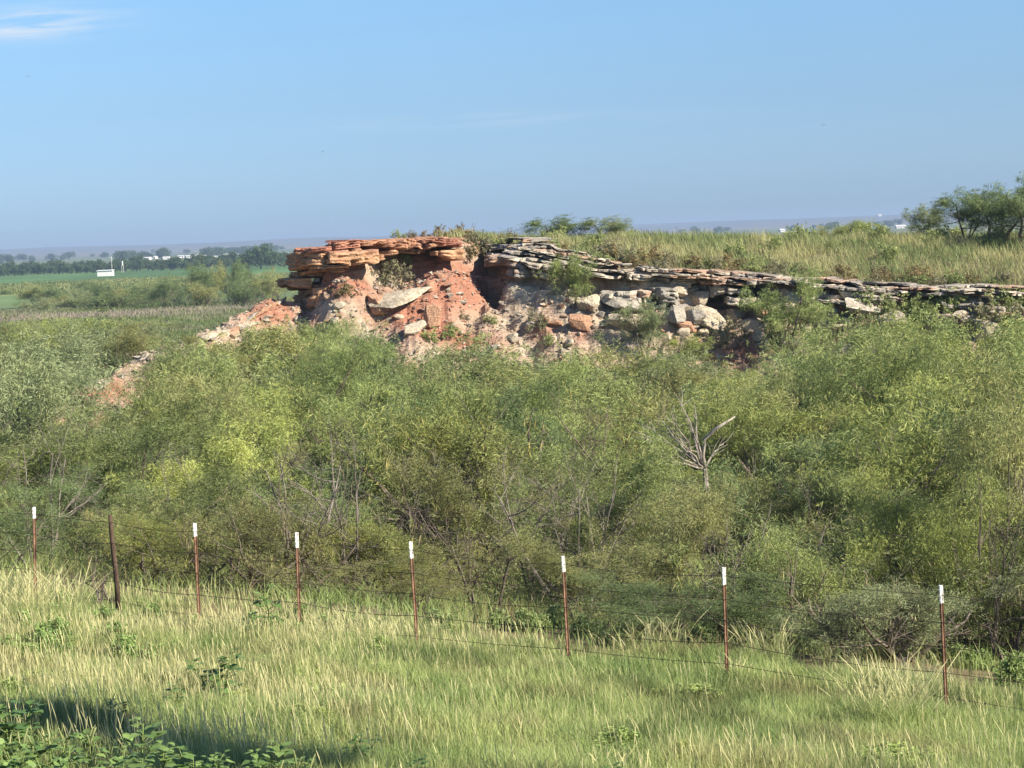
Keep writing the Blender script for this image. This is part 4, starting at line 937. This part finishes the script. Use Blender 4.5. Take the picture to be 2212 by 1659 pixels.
# green weeds by the nearest post
WV = shrub(1300, 0.45, 0.4, 2600, 0.07, 0.028, stems=9, thick=0.008, leafjit=0.05, spread=(10, 70), wooddetail=False); WV[0].materials.append(M_grass if False else M_bark); WV[1].materials.append(M_leaf)
for k in range(40):
    if k < 14: px = random.uniform(2050, 2290); d = random.uniform(24.5, 29)
    else: px = random.uniform(900, 2000); d = random.uniform(27.5, 31)
    x = (px - 1106) / FPX * d
    plant(WV, (x, d, float(Hg(x, d))), random.uniform(0.55, 0.95) * (0.85 if k < 14 else 0.75), random.uniform(0, 6), (0.72, 0.90, 0.66) if k < 14 else (0.85, 0.98, 0.85), 'bright green weed clump right of the nearest steel post' if k < 14 else 'green weed clump behind the fence ' + nearpost(px), name='weed_clump', cat='weed', group='weed clumps along the fence')
for k in range(16):
    px = random.uniform(-40, 1000) if k < 11 else random.uniform(1000, 2250); d = random.uniform(16.5, 26)
    x = (px - 1106) / FPX * d
    plant(WV, (x, d, float(Hg(x, d))), (random.uniform(0.5, 0.9),) * 2 + (random.uniform(0.3, 0.5),), random.uniform(0, 6), random.choice([(1.0, 1.2, 0.85), (1.1, 1.2, 0.8), (1.15, 1.3, 0.95)]), ('nearer' if d < 20 else 'farther') + ' weed clump in open grass ' + nearpost(px), name='weed_clump', cat='weed', group='weed clumps in the open grass')
for k in range(30):
    px = random.uniform(-40, 760); d = random.uniform(26.5, 30.5) if px > 330 else random.uniform(23, 30.5)
    x = (px - 1106) / FPX * d
    plant(WV, (x, d, float(Hg(x, d))), random.uniform(0.4, 0.75), random.uniform(0, 6), (0.8, 1.05, 0.75), ('larger' if k % 2 else 'smaller') + ' green weed clump in the grass ' + nearpost(px), name='weed_clump', cat='weed', group='weed clumps along the fence')

# ------------------------------------------------------------------ foreground broad-leaf weeds
M_broad = leafmat('broad_leaves', 0.25, True)
m, nt, b = newmat('weed_stem'); b.inputs['Base Color'].default_value = (0.16, 0.22, 0.07, 1); M_stem = m
def leaf_patch(base_, d, L_, W_, r, col, tb):
    d = unit(d); up = np.array([0, 0, 1.0]); s = unit(np.cross(d, up)); nrm = np.cross(s, d)
    prof = [(0, 0.02), (0.15, 0.32), (0.35, 0.5), (0.6, 0.42), (0.85, 0.18), (1.0, 0.0)]
    rows = []
    for t, hw in prof:
        c_ = base_ + d * L_ * t - up * L_ * 0.45 * t * t + nrm * 0.05 * L_ * math.sin(t * 9)
        cup = 0.14 * hw * W_
        rows += [c_ - s * hw * W_ + nrm * cup, c_, c_ + s * hw * W_ + nrm * cup]
    q = []
    for i in range(len(prof) - 1):
        a = i * 3; q += [[a, a + 1, a + 4, a + 3], [a + 1, a + 2, a + 5, a + 4]]
    tb.add(rows, q, None, col)
def broadweed(seed, hh, nl, Ls, spike=0):
    r = np.random.default_rng(seed); st = TB(); lv = TB(); sp = TB()
    for k in range(1 + seed % 3):
        a = r.uniform(0, 6.28); tp = np.array([math.cos(a) * 0.14 * k, math.sin(a) * 0.14 * k, hh * r.uniform(0.8, 1.0)])
        pts = np.array([tp * t + np.array([math.sin(t * 4 + k) * 0.015, 0, 0]) for t in np.linspace(0, 1, 7)]); st.tube(pts, np.linspace(0.009, 0.004, 7), 5)
        for i in range(nl):
            t = r.uniform(0.15, 1.0) ** 0.8; p = tp * t; aa = i * 2.4 + r.uniform(-.3, .3); up = 0.15 + 0.6 * t
            dd = np.array([math.cos(aa), math.sin(aa), up]); pet = 0.05 + 0.09 * (1 - t); e = p + unit(dd) * pet
            st.tube([p, e], [0.003, 0.002], 3)
            c_ = lerp(np.array([0.12, 0.21, 0.06]), np.array([0.20, 0.29, 0.09]), r.random()) * r.uniform(0.85, 1.15)
            Lf = Ls * r.uniform(0.6, 1.1) * (1.15 - 0.5 * t); leaf_patch(e, unit(dd + r.normal(0, 0.35, 3)), Lf, Lf * 0.8, r, c_, lv)
        for s_i in range(spike if k == 0 else spike // 2):
            a2 = r.uniform(0, 6.28); l_ = r.uniform(0.14, 0.3); bd = np.array([math.cos(a2) * 0.35, math.sin(a2) * 0.35, 1.0])
            pts = np.array([tp * 0.85 + unit(bd) * l_ * t - np.array([0, 0, 0.05 * t * t]) for t in np.linspace(0, 1, 9)])
            sp.tube(pts + r.normal(0, 0.002, pts.shape), 0.009 * np.array([.5, .9, 1.1, 1, 1.15, .95, 1, .8, .3]) * r.uniform(0.8, 1.2, 9), 6, c=np.array([0.36, 0.40, 0.18]))
    return st.mesh('stem', True), lv.mesh('leaves', True), (sp.mesh('flower_spikes', True) if sp.v else None)
BW = [broadweed(1401, 0.5, 24, 0.17, 0), broadweed(1402, 0.6, 22, 0.16, 3), broadweed(1400, 0.45, 24, 0.15, 2), broadweed(1403, 0.55, 24, 0.17, 0)]
for s_m, l_m, p_m in BW:
    s_m.materials.append(M_stem); l_m.materials.append(M_broad)
    if p_m: p_m.materials.append(M_grass)
def weed(px, ytop, d, proto, label, tint=(1, 1, 1), rz=None, hmul=1.0, group=None):
    d = d + 0.9 if d < 15 else d
    t = P(px, ytop - (12 if ytop > 1500 else -8), d); g = float(Hg(t[0], d)); hgt0 = [0.5, 0.75, 0.55, 0.55][proto]
    sc = max(0.4, (t[2] - g) / hgt0)
    o = empty('broadleaf_weed', (float(t[0]), d, g - 0.02), random.uniform(0, 6) if rz is None else rz, (min(sc, 1.3), min(sc, 1.3), sc)); tag(o, label, 'weed', group)
    s_m, l_m, p_m = BW[proto]
    obj('stem', s_m, None, o); f = obj('leaves', l_m, None, o); f.color = (*tint, 1)
    if p_m: obj('flower_spikes', p_m, None, o)
random.seed(41)
for px, yt, d, pr, lb in [(40, 1560, 12.3, 1, 'leafy weed with pale flower spikes in the bottom left corner'), (105, 1575, 12.5, 2, 'leafy weed with spikes second from the bottom left corner'), (190, 1550, 12.7, 1, 'tallest spiked weed at the bottom left'),
                          (10, 1520, 13.6, 3, 'dark weed at the left edge above the corner plants'), (265, 1610, 12.4, 0, 'low broad leaved weed right of the spiked weeds'), (305, 1545, 13.0, 0, 'broad leaved weed standing in the shade at the lower left'),
                          (145, 1610, 12.0, 0, 'broad leaved weed in front of the tallest spiked weed'), (350, 1600, 12.3, 0, 'bushy weed in front of the shade, left of the low pair'), (415, 1615, 12.2, 3, 'left one of the low pair of broad leaved weeds at the bottom'), (455, 1630, 12.3, 0, 'right one of the low pair of broad leaved weeds at the bottom'),
                          (600, 1595, 12.8, 0, 'broad leaved weed alone in the shade at the bottom'), (640, 1630, 12.5, 2, 'low weed beside the bright straw blades'), (775, 1592, 14.8, 3, 'darker weed with stacked leaves at the bottom left of centre'), (560, 1640, 12.4, 3, 'low weed whose tip just enters the bottom of the view'),
                          (470, 1400, 20.0, 3, 'tall dark green weed in the middle of the left grass'), (380, 1450, 18.5, 0, 'shorter dark green weed left of the tall one in the left grass'), (900, 1630, 13.4, 0, 'low dark weed at the bottom near the centre'), (575, 1245, 27.0, 0, 'pale green weed at the grass edge left of the fourth post'),
                          (0, 1610, 12.1, 3, 'broad leaved weed cut by the left edge'), (1320, 1640, 14.2, 0, 'low dark weed at the bottom right of centre'), (240, 1490, 17.5, 2, 'small weed low in the left grass')]:
    weed(px, yt, d, pr, lb, (0.72, 0.8, 0.8) if 'dark' in lb else (1, 1, 1))

# ------------------------------------------------------------------ fence
m, nt, b = newmat('rusty_steel'); n_ = node(nt, 'ShaderNodeTexNoise', Scale=9.0, Detail=5.0); nt.links.new(objcoord(nt), n_.inputs['Vector'])
nt.links.new(ramp(nt, n_.outputs[0], [(0.35, (0.085, 0.05, 0.035)), (0.6, (0.23, 0.135, 0.085))]), b.inputs['Base Color']); b.inputs['Roughness'].default_value = 0.8; M_rust = m
m, nt, b = newmat('white_paint'); n_ = node(nt, 'ShaderNodeTexNoise', Scale=25.0, Detail=5.0); nt.links.new(objcoord(nt), n_.inputs['Vector'])
nt.links.new(ramp(nt, n_.outputs[0], [(0.32, (0.45, 0.40, 0.34)), (0.45, (0.82, 0.81, 0.76))]), b.inputs['Base Color']); M_white = m
m, nt, b = newmat('old_wire'); b.inputs['Base Color'].default_value = (0.055, 0.042, 0.035, 1); b.inputs['Roughness'].default_value = 0.7; M_wire = m
M_wood = barkmat('weathered_post', (0.045, 0.03, 0.022), (0.10, 0.07, 0.05))
gf = Hg(np.array(FX), np.array(FY))
fence = empty('wire_fence', (FX[4], FY[4], float(gf[4])))
tag(fence, 'barbed wire fence on rusty steel posts with white tips crossing the bank', 'fence')
fo = np.array([FX[4], FY[4], float(gf[4])])
TOPS = [(74, 1095), (241, 1112), (421, 1130), (641, 1150), (887, 1170), (1216, 1201), (1563, 1225), (2032, 1264)]
heads = []
ang = math.atan2(FY[0] - FY[-1], FX[0] - FX[-1])
for i in range(8):
    tz = float(P(TOPS[i][0], TOPS[i][1], FY[i])[2]); tx = float(P(TOPS[i][0], TOPS[i][1], FY[i])[0]); g = float(gf[i]); hh = tz - g
    lean = (0.05, -0.03, 0.0, 0.02, -0.035, -0.02, 0.0, -0.03)[i]
    base_ = np.array([tx - lean, FY[i], g]) - fo
    heads.append((tx, FY[i], g, tz, lean))
    tip = (0.17, 0.19, 0.18, 0.20, 0.21, 0.19, 0.20, 0.19)[i]
    def tprof(z0, z1, ex, k=0.0):
        tb = TB()
        w_, f_ = 0.042 + ex, 0.007 + ex
        def xf(z): return lean * (z / hh)
        for (cx, cy, sx, sy) in ((0, 0, w_, f_), (0, -0.02 - ex, f_ + 0.003, 0.036)):
            c_, s_ = math.cos(-0.45), math.sin(-0.45)
            vs = []
            for z in (z0, z1):
                for a_, b2 in ((-1, -1), (1, -1), (1, 1), (-1, 1)):
                    lx, ly = cx + a_ * sx / 2, cy + b2 * sy / 2
                    vs.append((lx * c_ - ly * s_ + xf(z), lx * s_ + ly * c_, z))
            tb.add(vs, [[3, 2, 1, 0], [4, 5, 6, 7], [0, 1, 5, 4], [1, 2, 6, 5], [2, 3, 7, 6], [3, 0, 4, 7]])
        nst = int((z1 - z0) / 0.055)
        for s_i in range(nst):                                     # studs along the flange
            z = z0 + 0.03 + s_i * 0.055
            if z < z1 - 0.01: tb.box((xf(z) - 0.018, -0.036, z), (0.012, 0.012, 0.014), rot=(0, 0, -0.45))
        return tb
    if i == 1:
        tb = TB(); tb.tube([(0, 0, -0.2), (-0.01, 0, hh * .4), (-0.045, 0, hh * .8), (-0.05, 0, hh - 0.01), (-.05, 0, hh)], [0.042, 0.038, 0.034, 0.03, 0.022], 9)
        o = obj('wooden_post', tb.mesh('wooden_post', True), M_wood, fence, base_); o['label'] = 'dark weathered wooden post, the only one in the fence'
        continue
    o = obj('steel_post', tprof(-0.2, hh - tip, 0).mesh('steel_post'), M_rust, fence, base_)
    obj('painted_tip', tprof(hh - tip, hh, 0.002).mesh('painted_tip'), M_white, o)
# strands
HD = [(heads[0][0] - 2.2, heads[0][1] + 1.9, heads[0][2] + 0.05, heads[0][3] + 0.05, 0)] + heads + [(heads[-1][0] + 3.0, heads[-1][1] - 1.9, heads[-1][2] - 0.12, heads[-1][3] - 0.15, 0)]
for s_i, fr in enumerate((0.93, 0.73, 0.55, 0.36, 0.18)):
    pts = []
    tb = TB()
    for a, b2 in zip(HD[:-1], HD[1:]):
        A = np.array([a[0], a[1] - 0.035, a[2] + (a[3] - a[2]) * fr]); B = np.array([b2[0], b2[1] - 0.035, b2[2] + (b2[3] - b2[2]) * fr])
        sag = random.uniform(0.01, 0.05)
        for t in np.linspace(0, 1, 9)[:-1]: pts.append(A + (B - A) * t - np.array([0, 0, sag * 4 * t * (1 - t)]))
    pts.append(B); pts = np.array(pts) - fo
    tb.tube(pts, 0.0034, 4)
    for k in range(len(pts) - 1):                                    # barbs
        for t in np.arange(0.0, 1.0, 0.45):
            p = pts[k] + (pts[k + 1] - pts[k]) * t; a_ = random.uniform(0, 3.14); v = np.array([0.3 * math.cos(a_), 0.3, math.sin(a_ + 0.8)]) * 0.017
            tb.tube([p - v, p + v], 0.0024, 3)
    obj('barbed_wire', tb.mesh('barbed_wire'), M_wire, fence)

# ------------------------------------------------------------------ far valley: trees, shed, village
def crown(seed, hh, rad, n=1600, ln=0.9, zlo=0.35):
    r = np.random.default_rng(seed); ns = 16
    cs = np.stack([r.normal(0, rad * 0.45, ns), r.normal(0, rad * 0.45, ns), r.uniform(hh * zlo, hh * 0.85, ns)], -1); rs_ = r.uniform(0.3, 0.5, ns) * rad
    ii = r.integers(0, ns, n); d = r.normal(size=(n, 3)); d /= np.linalg.norm(d, axis=1)[:, None]; pos = cs[ii] + d * rs_[ii][:, None] * r.uniform(0.6, 1.05, n)[:, None]
    pos[:, 2] = np.maximum(pos[:, 2], hh * 0.03)
    col = lerp(np.array([0.05, 0.085, 0.03]), np.array([0.085, 0.125, 0.045]), r.random(n)[:, None])
    V, F, cc = leafset(pos, r, ln, ln * 0.5, col)
    tb = TB(); tb.tube([(0, 0, -.3), (0.1, 0, hh * .3), (0, 0.1, hh * .6)], [rad * .1, rad * .07, rad * .03], 6)
    for k in range(5):
        c_ = cs[k]; tb.tube([(0, 0.0, hh * .25), c_ * 0.6 + np.array([0, 0, hh * .1]), c_], [rad * .05, rad * .03, rad * .012], 4)
    return tb.mesh('trunk'), npmesh('crown', V, F, cc)
CR = [crown(1500, 7, 4.2, 1700), crown(1501, 6, 4.5, 1600), crown(1502, 8, 4.0, 1700), crown(1503, 5, 3.2, 1300, .7)]
for a_, b2 in CR: a_.materials.append(M_bark); b2.materials.append(M_leaf)
def fartree(x, y, k, sc, label, tint=(1, 1, 1), group=None, sz=None):
    o = empty('tree', (x, y, float(Hg(x, y))), random.uniform(0, 6), (sc, sc, sc * (sz or 1))); tag(o, label, 'tree', group)
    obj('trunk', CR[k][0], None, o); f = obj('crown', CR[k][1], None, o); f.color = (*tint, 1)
random.seed(53)
for row, (d0, cnt_) in enumerate([(1180, 62), (1290, 46)]):
    for k in range(cnt_):
        px = -60 + k * (760 / cnt_) + random.uniform(-7, 7); d = d0 + random.uniform(-25, 25) - px * 0.06
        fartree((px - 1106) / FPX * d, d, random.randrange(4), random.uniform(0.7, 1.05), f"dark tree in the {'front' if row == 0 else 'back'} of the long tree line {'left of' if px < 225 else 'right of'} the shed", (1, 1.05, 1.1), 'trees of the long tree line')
for px, d, k, sc, lb in [(575, 1000, 2, 1.35, 'tall tree at the right end of the tree line'), (600, 1010, 0, 1.2, 'broad tree second from the right end of the tree line'), (548, 1020, 1, 1.2, 'broad tree left of the tall end tree of the tree line'), (625, 1040, 1, 0.9, 'lower tree last of the tree line beside the prow'),
                         (588, 2300, 1, 2.0, 'single round tree on the plain above the end of the tree line'), (362, 2300, 0, 1.8, 'single round tree beside the village'), (275, 2200, 1, 1.7, 'round tree at the left end of the village')]:
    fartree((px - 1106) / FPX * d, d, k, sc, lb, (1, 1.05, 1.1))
for k in range(70):
    px = random.uniform(-20, 640) if k < 50 else random.uniform(1450, 2000); d = random.uniform(2300, 4200)
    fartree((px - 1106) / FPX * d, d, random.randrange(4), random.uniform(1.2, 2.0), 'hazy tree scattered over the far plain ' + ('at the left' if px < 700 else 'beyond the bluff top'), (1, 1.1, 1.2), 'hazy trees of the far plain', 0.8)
# field bushes between the crop and the thicket
for k, (px, d, sc, sz) in enumerate([(372, 336, 2.0, 1.9), (418, 342, 2.2, 2.1), (395, 330, 1.8, 1.5), (470, 350, 2.3, 2.2), (510, 352, 2.4, 2.35), (552, 345, 2.3, 2.0), (592, 340, 2.2, 2.0), (620, 325, 1.9, 1.5), (445, 330, 1.9, 1.7), (530, 330, 2.0, 1.6)]):
    x = (px - 1106) / FPX * d
    plant(random.choice(FAR), (x, d, float(Hg(x, d))), (sc, sc, sz), random.uniform(0, 6), TINTS[random.choice(['dark green', 'dark green', 'olive'])], ['leftmost', 'second', 'low front', 'middle', 'tallest', 'right of the tallest', 'last but one', 'rightmost', 'front centre', 'front right'][k] + ' mesquite of the big clump left of the bluff prow', group='big bush clump left of the prow', name='mesquite_tree', cat='tree')
for k in range(26):
    px = random.uniform(80, 375); d = random.uniform(338, 420); x = (px - 1106) / FPX * d
    plant(random.choice(FAR), (x, d, float(Hg(x, d))), (2.0, 2.0, random.uniform(0.9, 1.35)), random.uniform(0, 6), TINTS[random.choice(['olive', 'dark green', 'grey green'])], 'low spreading bush of the band in front of the yellow crop', group='low bushes in front of the crop')
for px, d in ((180, 520), (192, 522), (203, 518)):
    x = (px - 1106) / FPX * d; plant(FAR[0], (x, d, float(Hg(x, d))), (1.3, 1.3, 1.0), random.uniform(0, 6), TINTS['dark green'], 'small dark bush standing alone in the yellow crop', group='dark bushes in the crop')

m, nt, b = newmat('white_siding'); n_ = node(nt, 'ShaderNodeTexNoise', Scale=0.6, Detail=3.0); nt.links.new(objcoord(nt, (1, 1, 6)), n_.inputs['Vector'])
nt.links.new(ramp(nt, n_.outputs[0], [(0.3, (0.72, 0.71, 0.66)), (0.7, (0.82, 0.81, 0.77))]), b.inputs['Base Color']); M_siding = m
m, nt, b = newmat('metal_roof'); b.inputs['Base Color'].default_value = (0.62, 0.62, 0.60, 1); b.inputs['Roughness'].default_value = 0.5; M_roof = m
m, nt, b = newmat('dark_opening'); b.inputs['Base Color'].default_value = (0.06, 0.07, 0.08, 1); b.inputs['Roughness'].default_value = 0.3; M_dark = m
def house(px, d, w_, dp, h_, rh, label, rz=0.0, flat=False, group=None, redroof=False, name='farm_building'):
    x = (px - 1106) / FPX * d
    o = empty(name, (x, d, float(Hg(x, d))), rz); tag(o, label, 'building', group)
    tb = TB(); tb.box((0, 0, h_ / 2 - 0.3), (w_, dp, h_ + 0.6))
    obj('wall', tb.mesh('wall'), M_siding, o)
    tb = TB()
    e = 0.35
    if flat:
        tb.add([(-w_ / 2 - e, -dp / 2 - e, h_), (w_ / 2 + e, -dp / 2 - e, h_), (w_ / 2 + e, dp / 2 + e, h_ + rh), (-w_ / 2 - e, dp / 2 + e, h_ + rh), (-w_ / 2 - e, -dp / 2 - e, h_ + .2), (w_ / 2 + e, -dp / 2 - e, h_ + .2), (w_ / 2 + e, dp / 2 + e, h_ + rh + .2), (-w_ / 2 - e, dp / 2 + e, h_ + rh + .2)],
               [[3, 2, 1, 0], [4, 5, 6, 7], [0, 1, 5, 4], [1, 2, 6, 5], [2, 3, 7, 6], [3, 0, 4, 7]])
    else:
        tb.add([(-w_ / 2 - e, -dp / 2 - e, h_), (w_ / 2 + e, -dp / 2 - e, h_), (w_ / 2 + e, dp / 2 + e, h_), (-w_ / 2 - e, dp / 2 + e, h_), (-w_ / 2 - e, 0, h_ + rh), (w_ / 2 + e, 0, h_ + rh)],
               [[3, 2, 1, 0], [0, 1, 5, 4], [2, 3, 4, 5]], [[3, 0, 4], [1, 2, 5]])
    obj('roof', tb.mesh('roof'), M_roof if not redroof else M_red, o)
    tb = TB(); tb.box((w_ * 0.22, -dp / 2 - 0.01, 1.0), (1.0, 0.06, 2.0)); obj('door', tb.mesh('door'), M_dark if not flat else M_siding, o)
    if not flat:
        for fx in (-0.3, -0.05):
            tb = TB(); tb.box((w_ * fx, -dp / 2 - 0.01, 1.6), (1.1, 0.06, 1.0)); obj('window', tb.mesh('window'), M_dark, o)
house(240, 960, 6.6, 3.5, 2.3, 0.25, 'small flat roofed white shed standing in the green field', rz=-0.05, flat=True, name='shed')
x = (254 - 1106) / FPX * 972; tb = TB(); tb.tube([(0, 0, -.3), (0, 0, 4.4), (0, 0, 8.6)], [0.09, 0.08, 0.06], 8); tb.tube([(-.7, 0, 8.0), (.7, 0, 8.0)], [0.06, 0.06], 4)
tag(obj('utility_pole', tb.mesh('utility_pole'), M_white, None, (x, 972, float(Hg(x, 972)))), 'pale thin pole rising behind the white shed', 'pole')
x = (277 - 1106) / FPX * 1120; tb = TB(); tb.tube([(0, 0, 3.6), (0, 0, 3.8), (0, 0, 5.6), (0, 0, 5.8)], [0.15, 0.32, 0.32, 0.1], 10)
for sx, sy in ((-.5, -.5), (.5, -.5), (.5, .5), (-.5, .5)): tb.tube([(sx, sy, -.3), (sx * .8, sy * .8, 3.8)], [0.04, 0.04], 4)
tag(obj('water_tank', tb.mesh('water_tank'), M_white, None, (x, 1120, float(Hg(x, 1120)))), 'small white tank against the dark tree line', 'tank')
HS = [(330, 14, 'leftmost low white building of the village row'), (347, 9, 'second small building from the left in the village row'), (372, 12, 'low white building just left of the village middle'), (404, 11, 'white building with bright roof above the tree line'), (420, 10, 'white building at the middle of the village row'),
      (441, 13, 'long white building right of the village middle'), (455, 8, 'small white building next to the long one'), (483, 14, 'white farm building left of the red gabled one'), (500, 8, 'house with a reddish gable between two white farm buildings'), (514, 12, 'white farm building right of the red gabled one'),
      (535, 9, 'small white building at the right part of the village row'), (550, 16, 'long white building at the right end of the village row'), (140, 10, 'lone low pale building far left on the plain')]
for k, (px, w_, lb) in enumerate(HS):
    house(px, (2350, 2500, 2250, 2400)[k % 4], w_ * 0.6, 8, 1.6, 1.3, lb, rz=random.uniform(-.4, .4), redroof='red gable' in lb and 'between' in lb, group='buildings of the far village')
for px, w_, d, lb in [(1700, 8, 2900, 'small white house leftmost beyond the bluff top'), (1738, 15, 2900, 'white barn with a bright roof beyond the bluff top'), (1845, 9, 2700, 'low white house behind the skyline bush'), (1953, 9, 2600, 'white farm building near the bluff top trees'), (1962, 6, 2620, 'small white silo shaped building beside the farm near the bluff top trees'), (1912, 14, 7900, 'tiny white building on the crest of the far hills')]:
    house(px, d, w_ * 0.85, 8, 2.2 if d < 5000 else 7, 1.8, lb, rz=random.uniform(-.4, .4))

# birds
m, nt, b = newmat('feathers'); b.inputs['Base Color'].default_value = (0.05, 0.05, 0.055, 1); M_bird = m
for px, py, lb in [(60, 165, 'dark bird flying high at the left of the sky'), (697, 328, 'dark bird flying left of the middle of the sky'), (1778, 270, 'dark bird flying in the right part of the sky')]:
    p = P(px, py, 230); tb = TB()
    tb.tube([(-.12, 0, 0), (-.07, 0, 0), (0, 0, 0.005), (.07, 0, 0), (.12, 0, .01)], [0.006, .02, .026, .018, .006], 6)
    tb.add([(-.03, 0, 0.01), (.03, 0, 0.01), (.0, 0.16, .06), (-.04, 0.3, .03), (-.03, 0, 0.02), (.03, 0, 0.02), (.0, -0.16, .07), (-.04, -0.3, .03)], [[0, 1, 2, 3], [5, 4, 7, 6]])
    o = obj('bird', tb.mesh('bird'), M_bird, None, tuple(float(v) for v in p)); o.rotation_euler = (0.2, 0.1, random.uniform(0, 3)); tag(o, lb, 'bird')

# unseen tree added right of the view to cast shade on the lower left grass
tx, ty = 5.2, 11.7
wv, fv = crown(1600, 9.2, 1.0, 18000, 0.13, 0.6); wv.materials.append(M_bark); fv.materials.append(M_leaf)
o = empty('added_shade_tree', (tx, ty, float(Hg(tx, ty)))); tag(o, 'added unseen tree outside the view, put there to shade the lower left grass', 'tree')
obj('trunk', wv, None, o); f = obj('crown', fv, None, o)

# ------------------------------------------------------------------ haze
bm = bmesh.new(); bmesh.ops.create_cube(bm, size=1.0)
me = bpy.data.meshes.new('haze'); bm.to_mesh(me); bm.free()
m = bpy.data.materials.new('haze'); m.use_nodes = True; nt = m.node_tree; nt.nodes.clear()
o_ = nt.nodes.new('ShaderNodeOutputMaterial'); pv = nt.nodes.new('ShaderNodeVolumePrincipled')
pv.inputs['Color'].default_value = (0.40, 0.54, 0.76, 1); pv.inputs['Density'].default_value = 0.00017; pv.inputs['Anisotropy'].default_value = 0.0
nt.links.new(pv.outputs[0], o_.inputs['Volume'])
hz = obj('haze', me, m); z0, z1 = -17.5, 42.0
z0 = float(GZ.min()) - 1.0; z1 = float(GZ.max()) + 14
hz.location = (0, 6200, (z0 + z1) / 2); hz.scale = (18600, 12800, z1 - z0)
tag(hz, 'thin bluish air haze over the valley and far hills', 'haze', kind='stuff')
